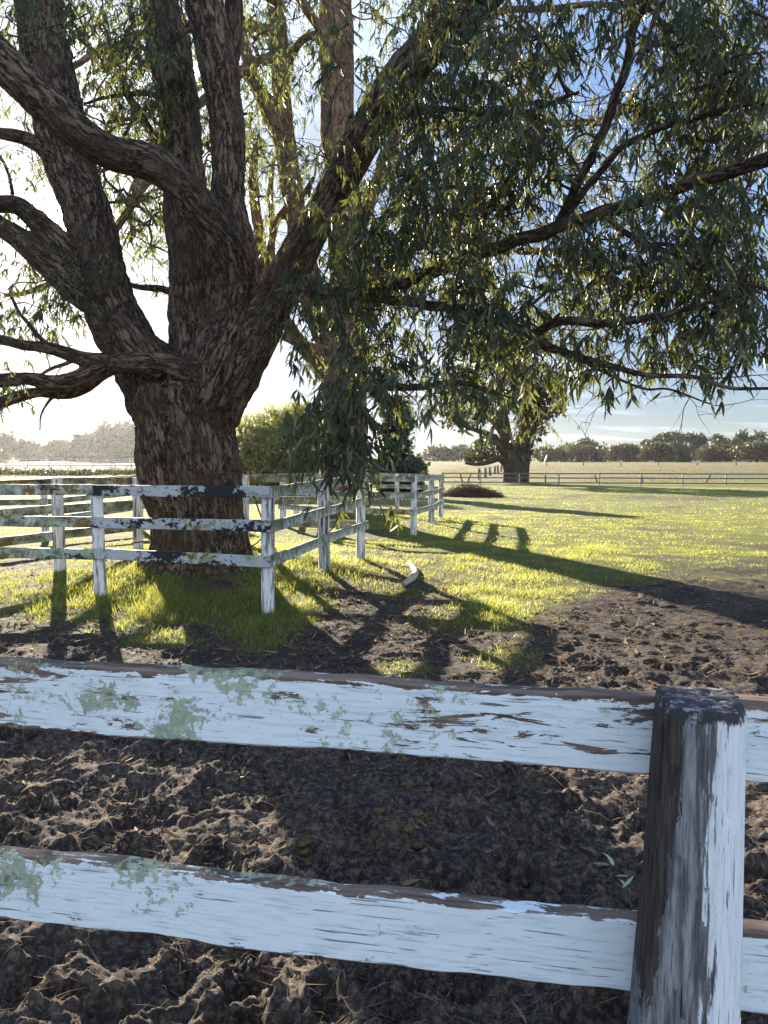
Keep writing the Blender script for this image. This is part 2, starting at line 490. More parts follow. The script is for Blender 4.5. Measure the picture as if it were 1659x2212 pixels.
def make_ground():
    th_d = np.arange(-0.66, 0.66, 0.0026)
    th_o = np.linspace(0.66, 2 * PI - 0.66, 90)[1:-1]
    th = np.concatenate([th_d, th_o])
    r1 = np.exp(np.arange(math.log(0.6), math.log(9), 0.004))
    r2 = np.exp(np.arange(math.log(9), math.log(45), 0.008))
    r3 = np.exp(np.arange(math.log(45), math.log(1500), 0.03))
    r = np.concatenate([r1, r2, r3])
    nt, nr = len(th), len(r)
    X = r[:, None] * np.sin(th)[None]; Y = r[:, None] * np.cos(th)[None]
    m = grass_mask(X, Y)
    rel = soil_relief(X, Y, m)
    # hoof prints
    rr = np.random.default_rng(21)
    N = 1000
    pits = np.zeros_like(X)
    dth = 0.0026
    for k in range(N):
        pr = 1.7 + 9.5 * rr.random() ** 1.2
        pt = rr.uniform(-0.62, 0.62)
        px_, py_ = pr * math.sin(pt), pr * math.cos(pt)
        rad = rr.uniform(0.06, 0.13)
        dep = rr.uniform(0.02, 0.06) * (1 if pr < 5 else 0.5)
        i0, i1 = np.searchsorted(r, [pr - rad * 2, pr + rad * 2])
        j0 = int((pt - rad * 2 / pr + 0.66) / dth); j1 = int((pt + rad * 2 / pr + 0.66) / dth) + 1
        j0 = max(j0, 0); j1 = min(j1, len(th_d))
        if j1 <= j0 or i1 <= i0: continue
        a = rr.uniform(0, PI)
        dx = X[i0:i1, j0:j1] - px_; dy = Y[i0:i1, j0:j1] - py_
        u = dx * math.cos(a) + dy * math.sin(a); v = -dx * math.sin(a) + dy * math.cos(a)
        q = np.sqrt((u / rad) ** 2 + (v / (rad * 0.78)) ** 2)
        q = q + 0.38 * fbm(dx * 11 + k, dy * 11, o=3)
        shp = -dep * (1 - sstep(0.55, 1.05, q)) + 0.4 * dep * np.exp(-((q - 1.2) / 0.28) ** 2)
        pits[i0:i1, j0:j1] += shp
    pits = np.clip(pits, -0.11, 0.06) * (1 - 0.85 * m)
    Z = ground_z(X, Y) + rel + pits
    Z = Z + (0.05 * fbm(X * 0.18, Y * 0.18, o=3) * sstep(14, 30, r)[:, None])
    V = np.stack([X, Y, Z], -1).reshape(-1, 3)
    i = np.arange(nr - 1)[:, None] * nt; j = np.arange(nt)[None]; j2 = (j + 1) % nt
    Q = np.stack([i + j, i + nt + j, i + nt + j2, i + j2], -1).reshape(-1, 4)[:, ::-1]
    V = np.vstack([V, [0, 0, 0]])
    jj = np.arange(nt)
    T = np.stack([np.full(nt, len(V) - 1), (jj + 1) % nt, jj], -1)
    mk = np.concatenate([m.ravel(), [0]])
    me = build_mesh('ground', V, Q, T, {'mask': ('FLOAT', mk)})
    t = NT('paddock_ground')
    P = t.n('ShaderNodeNewGeometry').outputs['Position']
    k = t.attr('mask')
    _, yy, _ = t.sepxyz(P)
    n1 = t.noise(P, 3, 5, 0.6); n2 = t.noise(P, 34, 6, 0.7, 0.4); n3 = t.noise(P, 130, 4, 0.7)
    soil = t.mix(t.ramp(n1, 0.3, 0.7), (0.030, 0.027, 0.027), (0.064, 0.055, 0.050))
    soil = t.mix(t.math('MULTIPLY', t.ramp(n2, 0.42, 0.70, 0, 0.8), t.ramp(yy, 4.2, 6.8, 1.0, 0.35)), soil, (0.28, 0.215, 0.165))  # pale crumbs fade with distance: shading of the farther dirt put into its colour
    soil = t.mix(t.ramp(n3, 0.55, 0.75, 0, 0.5), soil, (0.045, 0.036, 0.032))
    g = t.mix(t.ramp(n2, 0.3, 0.7), (0.07, 0.085, 0.024), (0.14, 0.14, 0.045))
    gn = t.noise(P, 0.22, 4, 0.6)
    gfar = t.mix(t.ramp(gn, 0.35, 0.65), (0.115, 0.135, 0.04), (0.165, 0.155, 0.06))
    gdry = t.mix(t.ramp(t.noise(P, 0.05, 4, 0.6), 0.4, 0.6), (0.14, 0.125, 0.06), (0.10, 0.098, 0.042))
    g = t.mix(t.ramp(yy, 13, 30), g, gfar)
    g = t.mix(t.ramp(yy, 60, 110), g, gdry)
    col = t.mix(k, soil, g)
    h = t.math('ADD', t.math('MULTIPLY', n2, 0.8), t.math('MULTIPLY', n3, 0.45))
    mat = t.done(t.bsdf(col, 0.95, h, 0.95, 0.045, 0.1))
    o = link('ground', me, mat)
    tag(o, kind='structure')
    o['label'] = 'paddock ground of trodden sand and grass'
    return X, Y, Z

GX, GY, GZ = make_ground()

# ------------------------------------------------------------------ blades / strands
def strips(base, direc, side, length, width, bend, tint, seg=2, taper=True):
    """curved tapering strips. base (N,3), direc (N,3) unit, side (N,3) unit, bend (N,3) added at the tip"""
    N = len(base)
    ts = np.linspace(0, 1, seg + 1)
    V = []
    for k, t in enumerate(ts):
        c = base + direc * (length * t)[:, None] + bend * (length * t * t)[:, None]
        w = width * (1 - t ** 1.5) if taper else width * math.sin(PI * (0.12 + 0.76 * t))
        if k == seg and taper:
            V.append(c[:, None, :])
        else:
            V.append(np.stack([c - side * (w / 2)[:, None], c + side * (w / 2)[:, None]], 1))
    V = np.concatenate(V, 1)
    nv = V.shape[1]
    off = np.arange(N)[:, None] * nv
    Q = []
    nq = seg - 1 if taper else seg
    for k in range(nq):
        Q.append(off + np.array([2*k, 2*k+1, 2*k+3, 2*k+2])[None])
    Q = np.concatenate(Q) if Q else None
    T = (off + np.array([2*(seg-1), 2*(seg-1)+1, 2*seg])[None]) if taper else None
    return V.reshape(-1, 3), Q, T, np.repeat(tint, nv)

def lance(base, direc, side, length, width, bend, tint):
    """lanceolate gum leaves, 8 vertices each, sickle curve along side, folded slightly"""
    N = len(base)
    ts = [0.0, 0.22, 0.5, 0.78, 1.0]
    ws = [0.0, 0.85, 1.0, 0.62, 0.0]
    V = []
    for t, w in zip(ts, ws):
        c = base + direc * (length * t)[:, None] + bend * (length * t * t)[:, None]
        if w == 0:
            V.append(c[:, None, :])
        else:
            hw = (width * w / 2)[:, None]
            V.append(np.stack([c - side * hw, c + side * hw], 1))
    V = np.concatenate(V, 1)
    off = np.arange(N)[:, None] * 8
    Q = np.concatenate([off + np.array([1, 2, 4, 3])[None], off + np.array([3, 4, 6, 5])[None]])
    T = np.concatenate([off + np.array([0, 2, 1])[None], off + np.array([5, 6, 7])[None]])
    return V.reshape(-1, 3), Q, T, np.repeat(tint, 8)

def unit(v):
    return v / (np.linalg.norm(v, axis=-1, keepdims=True) + 1e-9)

def surf_z(X, Y):
    """height of the built ground sheet at scattered points (same formulas, without hoof prints)"""
    m = grass_mask(X, Y)
    return ground_z(X, Y) + soil_relief(X, Y, m) + 0.05 * fbm(X * 0.18, Y * 0.18, o=3) * sstep(14, 30, np.hypot(X, Y)), m

_R = np.hypot(GX[:, 0], GY[:, 0])
def sheet_z(X, Y):
    """exact height from the sheet in front of the camera"""
    r = np.hypot(X, Y); th = np.arctan2(X, Y)
    i = np.clip(np.searchsorted(_R, r) - 1, 0, len(_R) - 2)
    j = np.clip(((th + 0.66) / 0.0026).astype(int), 0, 505)
    f = ((r - _R[i]) / (_R[i+1] - _R[i]))
    return GZ[i, j] * (1 - f) + GZ[i + 1, j] * f

def scatter_view(n, r0, r1, a=0.60):
    r = np.sqrt(rng.uniform(r0 * r0, r1 * r1, n)); th = rng.uniform(-a, a, n)
    return r * np.sin(th), r * np.cos(th)

def make_grass():
    mb = MB()
    for (n, r0, r1, hl, hh, w, bias) in [(150000, 5.0, 9.5, 0.05, 0.15, 0.005, 1.0), (190000, 9.5, 15, 0.05, 0.13, 0.006, 1.0),
                                        (150000, 15, 26, 0.04, 0.10, 0.011, 1.0), (90000, 26, 62, 0.05, 0.12, 0.026, 1.0)]:
        X, Y = scatter_view(n, r0, r1)
        m = grass_mask(X, Y)
        keep = rng.random(n) < m ** 1.3 * np.clip(0.60 + 1.0 * fbm(X * 1.7 + 5, Y * 1.5, o=4), 0.05, 1)
        X, Y, m = X[keep], Y[keep], m[keep]
        N = len(X)
        Z = sheet_z(X, Y) - 0.008
        lush = np.exp(-0.5 * (((X + 2.4) / 2.2) ** 2 + ((Y - 9.0) / 2.6) ** 2)) + 0.8 * np.exp(-0.5 * (((X - 0.2) / 2.) ** 2 + ((Y - 19.5) / 3) ** 2))
        L = rng.uniform(hl, hh, N) * (0.50 + 0.55 * lush + 0.45 * fbm(X * 1.3, Y * 1.3, o=3)) * (0.5 + 0.5 * m)
        L = np.clip(L, 0.02, 0.18)
        a = rng.uniform(0, 2 * PI, N)
        lean = rng.uniform(0.1, 0.8, N)
        d = unit(np.stack([np.cos(a) * lean, np.sin(a) * lean, np.ones(N)], -1))
        b2 = a + rng.uniform(-0.8, 0.8, N)
        bend = np.stack([np.cos(b2), np.sin(b2), -0.5 * np.ones(N)], -1) * rng.uniform(0.1, 0.55, N)[:, None]
        sd = unit(np.stack([-np.sin(a), np.cos(a), np.zeros(N)], -1))
        tint = rng.uniform(0, 1.0, N) + 0.35 * fbm(X * 0.8 + 3, Y * 0.8, o=3) + 0.15 * np.clip((Y - 12) / 20, 0, 1)
        dry = rng.random(N) < 0.10 + 0.12 * np.clip((Y - 10) / 15, 0, 1)
        tint = np.where(dry, rng.uniform(1.2, 1.6, N), np.clip(tint, 0, 1.12))
        V, Q, T, ti = strips(np.stack([X, Y, Z], -1), d, sd, L, rng.uniform(0.7, 1.4, N) * w, bend, tint, 2)
        mb.add(V, Q, T, tint=ti)
    o = mb.obj('grass', M['grass'])
    tag(o, 'short sunlit green grass covering the paddock', 'grass', kind='stuff')

def make_straw():
    # fibres and straw trodden into the sand
    mb = MB()
    for n, r0, r1, w in [(34000, 1.7, 5.0, 0.0016), (70000, 5, 11, 0.0036)]:
        X, Y = scatter_view(n, r0, r1)
        m = grass_mask(X, Y)
        cl = fbm(X * 2.0 + 11, Y * 2.0, o=3)
        keep = (rng.random(n) < (1 - 0.8 * m)) & (cl + rng.normal(0, 0.35, n) > -0.05)
        X, Y = X[keep], Y[keep]; N = len(X)
        Z = sheet_z(X, Y) + 0.003
        a = rng.uniform(0, 2 * PI, N)
        up = np.abs(rng.normal(0, 0.22, N))
        d = unit(np.stack([np.cos(a), np.sin(a), up], -1))
        sd = unit(np.cross(d, np.stack([rng.normal(0, .3, N), rng.normal(0, .3, N), np.ones(N)], -1)))
        L = rng.uniform(0.02, 0.10, N) * (1 + (rng.random(N) < 0.05) * 1.0)
        bend = rng.normal(0, 0.25, (N, 3)); bend[:, 2] = -np.abs(bend[:, 2])
        V, Q, T, ti = strips(np.stack([X, Y, Z], -1), d, sd, L, rng.uniform(0.6, 1.3, N) * w, bend, np.clip(rng.beta(1.3, 2.5, N) * 1.5, 0, 1.6), 2)
        mb.add(V, Q, T, tint=ti)
    o = mb.obj('straw', M['straw'])
    tag(o, 'broken straw and fibres trodden into the dark sand', 'straw', kind='stuff')
    # clods
    X, Y = scatter_view(26000, 1.8, 8.5)
    m = grass_mask(X, Y)
    keep = (rng.random(len(X)) < 1 - m) & (fbm(X * 3, Y * 3, o=3) > 0.05)
    X, Y = X[keep], Y[keep]; N = len(X)
    Z = sheet_z(X, Y)
    base = np.array([[1,0,0],[-1,0,0],[0,1,0],[0,-1,0],[0,0,1],[0,0,-1]], float)
    tri = np.array([[0,2,4],[2,1,4],[1,3,4],[3,0,4],[2,0,5],[1,2,5],[3,1,5],[0,3,5]])
    s = rng.lognormal(math.log(0.007), 0.5, N)
    V = base[None] * s[:, None, None] * rng.uniform(0.5, 1.3, (N, 6, 1)) + np.stack([X, Y, Z + s * 0.2], -1)[:, None]
    a = rng.uniform(0, PI, N)
    T = (np.arange(N)[:, None, None] * 6 + tri[None]).reshape(-1, 3)
    t = NT('soil_clod')
    P = t.n('ShaderNodeNewGeometry').outputs['Position']
    n = t.noise(P, 60, 4, 0.6)
    mat = t.done(t.bsdf(t.mix(t.ramp(n, 0.3, 0.7), (0.045, 0.037, 0.032), (0.12, 0.096, 0.08)), 0.95, n, 0.6, 0.004, 0.1))
    o = link('crumbled_dirt', build_mesh('crumbled_dirt', V.reshape(-1, 3), None, T), mat)
    tag(o, 'small dark crumbs of sand around the hoof prints', 'dirt', kind='stuff')
    # dead leaves
    mb = MB()
    X, Y = scatter_view(16000, 2.0, 13)
    m = grass_mask(X, Y)
    w = np.exp(-0.5 * (((X + 1.8) / 3.2) ** 2 + ((Y - 8.2) / 2.6) ** 2)) + 0.25 * np.exp(-0.5 * (((X - 1) / 2.5) ** 2 + ((Y - 8) / 3) ** 2)) + 0.005
    keep = rng.random(len(X)) < w * (1 - 0.75 * m)
    X, Y = X[keep], Y[keep]; N = len(X)
    Z = sheet_z(X, Y) + 0.008
    a = rng.uniform(0, 2 * PI, N)
    d = unit(np.stack([np.cos(a), np.sin(a), rng.normal(0.05, 0.25, N)], -1))
    sd = unit(np.cross(d, np.stack([rng.normal(0, .5, N), rng.normal(0, .5, N), np.ones(N)], -1)))
    bend = np.stack([rng.normal(0, .15, N), rng.normal(0, .15, N), rng.normal(0, .2, N)], -1)
    V, Q, T, ti = lance(np.stack([X, Y, Z], -1), d, sd, rng.uniform(0.05, 0.11, N), rng.uniform(0.012, 0.022, N), bend, rng.uniform(0, 1.15, N))
    mb.add(V, Q, T, tint=ti)
    o = mb.obj('leaf_litter', M['litter'])
    tag(o, 'dry brown fallen gum leaves scattered under the big tree', 'leaf litter', kind='stuff')

make_grass()
make_straw()
#PART2
# ------------------------------------------------------------------ boards and posts
def board_mesh(name, L, h, th, nseg, wob=0.003, seed=0, chip=0.0):
    """local x along the board from 0 to L, z up centred on 0, y thickness"""
    prof = []
    hh, ht, c = h / 2, th / 2, min(th, h) * 0.12
    for (a, b) in [(-ht, -hh + c), (-ht, -hh*0.33), (-ht, hh*0.33), (-ht, hh - c), (-ht + c, hh), (0, hh), (ht - c, hh), (ht, hh - c), (ht, -hh + c), (ht - c, -hh), (-ht + c, -hh)]:
        prof.append((a, b))
    prof = np.array(prof)
    xs = np.linspace(0, L, nseg + 1)
    n = len(prof)
    V = np.zeros((nseg + 1, n, 3))
    V[:, :, 0] = xs[:, None]
    V[:, :, 1] = prof[None, :, 0]
    V[:, :, 2] = prof[None, :, 1]
    topn = fbm(xs * 5 + seed, xs * 0 + seed * 1.7, o=4) * wob
    botn = fbm(xs * 4 + seed + 50, xs * 0 + seed * 2.7, o=4) * wob
    hi = np.clip(prof[:, 1] / hh, 0, 1); lo = np.clip(-prof[:, 1] / hh, 0, 1)
    V[:, :, 2] += topn[:, None] * hi[None] + botn[:, None] * lo[None]
    V[:, :, 1] += (fbm(xs * 9 + seed, xs * 0 + 3.3, o=3) * wob * 0.4)[:, None]
    if chip > 0:
        ch = np.clip(fbm(xs * 14 + seed * 3, xs * 0 + 8.1, o=4) - 0.25, 0, 1) * chip
        V[:, :, 2] -= ch[:, None] * (prof[:, 1] > hh * 0.8)[None]
    i = np.arange(nseg)[:, None] * n; j = np.arange(n)[None]; j2 = (j + 1) % n
    Q = np.stack([i + j, i + j2, i + n + j2, i + n + j], -1).reshape(-1, 4)
    V = V.reshape(-1, 3)
    V = np.vstack([V, [0, 0, 0], [L, 0, 0]])
    a = nseg * n
    jj = np.arange(n); jn = (jj + 1) % n
    T = np.vstack([np.stack([np.full(n, len(V) - 2), jn, jj], -1), np.stack([np.full(n, len(V) - 1), a + jj, a + jn], -1)])
    return build_mesh(name, V, Q[:, ::-1], T[:, ::-1], None, False)

def place_board(name, p0, p1, h, th, mat, parent, nseg=16, wob=0.003, seed=0, chip=0.0):
    p0 = np.asarray(p0, float); p1 = np.asarray(p1, float)
    L = float(np.linalg.norm(p1 - p0))
    o = link(name, board_mesh(name, L, h, th, nseg, wob, seed, chip), mat, parent)
    d = Vector(p1 - p0).normalized()
    s = Vector((-d.y, d.x, 0)).normalized()
    u = d.cross(s)
    m = Matrix((d, s, u)).transposed().to_4x4()
    m.translation = Vector(p0)
    o.matrix_basis = m
    if parent is not None:
        off = Vector((0, 0, 0)); p = parent
        while p is not None:
            off += p.location; p = p.parent
        o.matrix_parent_inverse = Matrix.Translation(-off)
    return o

def post_mesh(name, w, h0, h1, seed=0, taper=0.04, sides=16, nz=10, slant=0.0, sq=4.0):
    rr = np.random.default_rng(seed)
    th = np.arange(sides) * 2 * PI / sides + PI / sides
    zs = np.linspace(h0, h1, nz)
    c, s = np.cos(th), np.sin(th)
    rad = (np.abs(c) ** sq + np.abs(s) ** sq) ** (-1 / sq) * w / 2
    V = []
    for k, z in enumerate(zs):
        f = 1 + taper * (1 - (z - h0) / (h1 - h0))
        n = 1 + 0.02 * fbm(c * 2 + seed, s * 2, np.full(sides, z * 1.5), o=2)
        if k == nz - 1: f *= 0.95
        V.append(np.stack([rad * c * f * n, rad * s * f * n, z + (slant * c * w if k >= nz - 2 else 0 * c)], -1))
    V = np.concatenate(V + [np.array([[0, 0, h1 + 0.002]])])
    i = np.arange(nz - 1)[:, None] * sides; j = np.arange(sides)[None]; j2 = (j + 1) % sides
    Q = np.stack([i + j, i + j2, i + sides + j2, i + sides + j], -1).reshape(-1, 4)
    a = (nz - 1) * sides; jj = np.arange(sides); jn = (jj + 1) % sides
    T = np.stack([np.full(sides, len(V) - 1), a + jj, a + jn], -1)
    return build_mesh(name, V, Q, T)

def place_post(name, x, y, ztop, w, mat, parent, seed=0, rot=0.0, lean=(0, 0), zbot=None, **kw):
    z0 = float(ground_z(x, y)) - 0.25 if zbot is None else zbot
    o = link(name, post_mesh(name, w, 0, ztop - z0, seed, **kw), mat, parent)
    m = Matrix.Translation((x, y, z0)) @ Matrix.Rotation(lean[0], 4, 'X') @ Matrix.Rotation(lean[1], 4, 'Y') @ Matrix.Rotation(rot, 4, 'Z')
    o.matrix_basis = m
    return o

# ---- the fence we look over
PL = at(0, 1426, 1.305)      # upper front edge of the top board at the left frame edge
PR = at(1410, 1504, 1.105)
def foreground_fence():
    d = (PR - PL); d[2] = 0; d /= np.linalg.norm(d)
    nrm = np.array([d[1], -d[0], 0])          # towards the camera
    root = empty('paddock_fence', (PR[0], PR[1], 0))
    tag(root, 'peeling white timber fence rails and stout post crossing the bottom of the picture', 'fence')
    ztop_l, ztop_r = PL[2], PR[2]
    slope = (ztop_r - ztop_l) / np.linalg.norm((PR - PL)[:2])
    hb, tb = 0.118, 0.034
    jx = 1.500                                 # board joint behind the post, metres along from PL
    k = 0
    for (dz, mat, wob, chip) in [(0.0, 'rail_top', 0.006, 0.004), (-0.3465, 'rail_low', 0.007, 0.007), (-0.693, 'rail_low', 0.006, 0.003)]:
        for (a, b, oz) in [(-1.0, jx, 0.0), (jx + 0.004, jx + 2.2, -0.004)]:
            z = lambda s: ztop_l + slope * s + dz - hb / 2 + oz
            p0 = PL + d * a - nrm * tb / 2; p0[2] = z(a)
            p1 = PL + d * b - nrm * tb / 2; p1[2] = z(b)
            place_board('rail', p0, p1, hb, tb, M[mat], root, 160, wob, 3.1 * k + 1, chip)
            k += 1
    return d, nrm, root

fd, fn, froot = foreground_fence()

def big_post():
    """hewn post in front of the boards: flat left flank of bare dark timber, worn face, sloped top"""
    c = at(1512, 1560, 1.03)
    pc0 = c
    d = np.array([fd[0], fd[1], 0])
    # outline in local (u along the fence, v toward the camera)
    out = np.array([(-0.056, 0.040), (-0.060, 0.0), (-0.058, -0.045), (0.0, -0.05), (0.055, -0.045), (0.060, -0.005), (0.058, 0.028), (0.046, 0.046), (0.020, 0.057), (-0.010, 0.058), (-0.034, 0.050)])
    out = out * np.array([0.91, 0.95])
    # resample finely
    P = np.vstack([out, out[:1]])
    seg = np.linalg.norm(np.diff(P, axis=0), axis=1); L = np.concatenate([[0], np.cumsum(seg)])
    ns = 88
    q = np.linspace(0, L[-1], ns, endpoint=False)
    U = np.interp(q, L, P[:, 0]); Vv = np.interp(q, L, P[:, 1])
    for _ in range(3):
        U = (np.roll(U, 1) + 2 * U + np.roll(U, -1)) / 4; Vv = (np.roll(Vv, 1) + 2 * Vv + np.roll(Vv, -1)) / 4
    ztop = c[2] + 0.036
    zs = np.concatenate([np.linspace(-0.3, 0.2, 6), np.linspace(0.24, ztop, 150)])
    rows = []
    for z in zs:
        f = 1 + 0.36 * np.clip((ztop - z) / 0.62, 0, 1.4)
        lean = -0.012 * np.clip((ztop - z) / 0.6, 0, 2)
        g = perlin(U * 260, np.full(ns, z * 5.0), Vv * 260) * 0.0016 + perlin(U * 90 + 4, np.full(ns, z * 2.2), Vv * 90) * 0.0022
        crk = np.abs(perlin(U * 75 + 9, np.full(ns, z * 1.3 + 3), Vv * 75))
        g = g - 0.004 * (crk < 0.05)
        rr = np.hypot(U, Vv)
        sc = (1 + g / rr)
        x = U * f * sc + lean; y = Vv * (1 + 0.6 * (f - 1)) * sc
        zt = np.full(ns, z)
        # worn sloping top: lower toward the camera, frayed
        lim = ztop - 0.10 * np.clip(Vv + 0.0, -0.05, 0.06) - 0.05 * np.clip(U - 0.02, 0, 1) + 0.003 * perlin(U * 150, Vv * 150, np.full(ns, 2.2))
        edge = np.clip((zt - (lim - 0.012)) / 0.012, 0, 1)
        x = x * (1 - 0.07 * edge); y = y * (1 - 0.07 * edge)
        zt = np.minimum(zt, lim)
        rows.append(np.stack([x, -y, zt], -1))
    nz = len(zs)
    V = np.concatenate(rows)
    i = np.arange(nz - 1)[:, None] * ns; j = np.arange(ns)[None]; j2 = (j + 1) % ns
    Q = np.stack([i + j, i + ns + j, i + ns + j2, i + j2], -1).reshape(-1, 4)[:, ::-1]
    # top: concentric rings with cracks
    last = rows[-1]
    ctr = np.array([0, 0, last[:, 2].mean()])
    n0 = len(V)
    rings = []
    for f in (0.8, 0.6, 0.4, 0.2):
        r_ = last * f + ctr * (1 - f)
        r_[:, 2] = last[:, 2] * f + ctr[2] * (1 - f) + 0.004 * fbm(r_[:, 0] * 60, r_[:, 1] * 60, o=3)
        rings.append(r_)
    V = np.vstack([V] + rings + [ctr[None]])
    Qs = [Q]; prev = (nz - 1) * ns
    jj = np.arange(ns); jn = (jj + 1) % ns
    for k in range(4):
        cur = n0 + k * ns
        Qs.append(np.stack([prev + jj, prev + jn, cur + jn, cur + jj], -1)); prev = cur
    T = np.stack([np.full(ns, len(V) - 1), prev + jj, prev + jn], -1)
    me = build_mesh('post', V, np.concatenate(Qs)[:, ::-1], T[:, ::-1])
    t = NT('hewn_post_worn_paint')
    o = t.n('ShaderNodeTexCoord').outputs['Object']
    X, Y, Z = t.sepxyz(o)
    st = t.noise(t.vmap(o, (85, 85, 7.0)), 1.0, 8, 0.72, 0.2)
    st2 = t.noise(t.vmap(o, (240, 240, 16)), 1.0, 5, 0.7)
    jag = t.noise(t.vmap(o, (55, 55, 14)), 1.0, 6, 0.7, 0.6)
    bl = t.noise(t.vmap(o, (16, 16, 3.5)), 1.0, 4, 0.6)
    # left flank: bare dark timber, widening higher up
    zed = t.ramp(Z, ztop - 0.62, ztop, -0.068, -0.031)
    xe = t.math('ADD', X, t.math('MULTIPLY', t.math('SUBTRACT', jag, 0.5), 0.045))
    bare = t.math('LESS_THAN', xe, zed)
    low = t.ramp(Z, ztop - 0.50, ztop - 0.30, 0.0, 1.0)
    bare = t.math('MULTIPLY', bare, t.ramp(t.math('ADD', low, t.math('MULTIPLY', t.math('SUBTRACT', jag, 0.5), 1.6)), 0.45, 0.5))
    wood = t.mix(t.ramp(st2, 0.3, 0.7), (0.026, 0.023, 0.020), (0.088, 0.072, 0.058))
    # grey worn band in the middle
    band = t.math('ADD', t.math('MULTIPLY', t.math('SUBTRACT', 0.018, X), 15.0), t.math('MULTIPLY', t.math('SUBTRACT', st, 0.5), 2.6))
    grey = t.ramp(t.math('ADD', band, t.math('MULTIPLY', t.math('SUBTRACT', jag, 0.5), 0.5)), 0.08, 0.22)
    pc = t.mix(t.ramp(st2, 0.47, 0.72, 0, 0.6), (0.72, 0.76, 0.78), (0.40, 0.41, 0.42))
    gc = t.mix(t.ramp(st, 0.36, 0.62), (0.30, 0.30, 0.30), (0.08, 0.08, 0.085))
    c = t.mix(grey, pc, gc)
    sk = t.ramp(t.math('ADD', st, t.math('MULTIPLY', t.math('SUBTRACT', bl, 0.5), 0.5)), 0.63, 0.72, 0, 0.8)
    c = t.mix(sk, c, (0.16, 0.155, 0.16))
    crack = t.math('MAXIMUM', t.ramp(t.noise(t.vmap(o, (120, 120, 2.0)), 1.0, 2, 0.5), 0.68, 0.71), t.ramp(t.noise(t.vmap(o, (330, 330, 5.0)), 1.0, 3, 0.55), 0.66, 0.70, 0, 0.8))
    c = t.mix(crack, c, (0.03, 0.028, 0.026))
    c = t.mix(bare, c, wood)
    topm = t.ramp(t.math('ADD', t.math('ADD', Z, t.math('MULTIPLY', Y, -0.10)), t.math('MULTIPLY', t.math('SUBTRACT', jag, 0.5), 0.05)), ztop - 0.020, ztop - 0.012)
    tw = t.mix(t.ramp(t.noise(t.vmap(o, (40, 130, 60)), 1.0, 5, 0.7), 0.5, 0.66), (0.045, 0.042, 0.040), (0.27, 0.27, 0.28))
    c = t.mix(topm, c, tw)
    h = t.math('ADD', t.math('MULTIPLY', st, 0.4), t.math('SUBTRACT', t.math('MULTIPLY', st2, 0.25), t.math('ADD', t.math('MULTIPLY', bare, 0.5), t.math('MULTIPLY', crack, 0.8))))
    mat = t.done(t.bsdf(c, 0.75, h, 0.6, 0.004, 0.2))
    ob = link('post', me, mat, froot)
    m = Matrix(((d[0], -fn[0], 0), (d[1], -fn[1], 0), (0, 0, 1))).to_4x4()
    m.translation = Vector((pc0[0], pc0[1], 0))
    ob.matrix_basis = m
    ob['label'] = 'hewn post with worn dark left flank and frayed top'
    # posts further along, out of the picture
    for s in (-2.35,):
        p = PL + fd * (1.5 + s) + fn * 0.055
        place_post('post', p[0], p[1], PL[2] + 0.03, 0.12, M['post'], froot, 5)
big_post()

# ---- tree guards
RH, RT = 0.117, 0.034
def guard(name, label, pts, sides, tops=(1.32, 0.972, 0.624), ptop=1.31, seed=0, closed=True, w=0.128):
    """pts: post positions; sides: for each panel (material names x3, offset side)"""
    c = np.mean([p[:2] for p in pts], axis=0)
    root = empty(name, (c[0], c[1], float(ground_z(c[0], c[1]))))
    tag(root, label, 'fence', 'white post and rail tree guards')
    n = len(pts)
    for i, p in enumerate(pts):
        place_post('post', p[0], p[1], p[2] - 0.012, w * (1 + 0.06 * math.sin(i * 3.1)), M['post'], root, seed + i, rot=0.3 * i, lean=(0.01 * math.sin(i * 2), 0.012 * math.cos(i * 3)))
    for i in range(n if closed else n - 1):
        a = np.array(pts[i], float); b = np.array(pts[(i + 1) % n], float)
        d = b - a; d[2] = 0; L = np.linalg.norm(d); d /= L
        nr = np.array([d[1], -d[0], 0])
        if nr[:2] @ (0.5 * (a + b)[:2] - c) < 0: nr = -nr
        off = nr * (w / 2 + RT / 2 + 0.003)
        mats, ext = sides[i % len(sides)]
        for k in range(3):
            z = [-RH / 2 - (tops[0] - tops[k])] * 2
            p0 = a + off - d * ext[0]; p1 = b + off + d * ext[1]
            p0[2] = a[2] + z[0]; p1[2] = b[2] + z[1]
            sag = 0.008 * math.sin(7.3 * i + 2.1 * k)
            p0[2] += sag; p1[2] -= 0.5 * sag
            place_board('rail', p0, p1, RH, RT, M[mats[k]], root, 24, 0.004, seed + 7.7 * i + 2.3 * k)
    return root

g1 = []
for (px, py, Y, top) in [(575, 1332, 7.8, 1.32), (212, 1305, 8.5, 1.305), (-150, 1300, 8.75, 1.30), (125, 1236, 10.0, 1.335), (295, 1178, 11.5, 1.31), (528, 1173, 11.8, 1.34), (778, 1205, 11.4, 1.36), (700, 1246, 10.0, 1.325)]:
    g1.append((( px - CX) / F * Y, Y, top))
e0 = (0.0, 0.0); 
guard('tree_guard', 'white rail fence with black and lichen patches enclosing the huge gum tree trunk', g1,
      [(('rail_front',) * 3, (0.085, -0.002)), (('rail_lichen',) * 3, (-0.002, 0.06)), (('rail_lichen',) * 3, (0.06, 0.0)), (('rail_back',) * 3, (0.0, 0.05)),
       (('rail_back',) * 3, (0.05, 0.0)), (('rail_back',) * 3, (0.0, 0.06)), (('rail_streak',) * 3, (0.085, -0.002)), (('rail_streak',) * 3, (-0.002, 0.064))], seed=11)
g2 = []
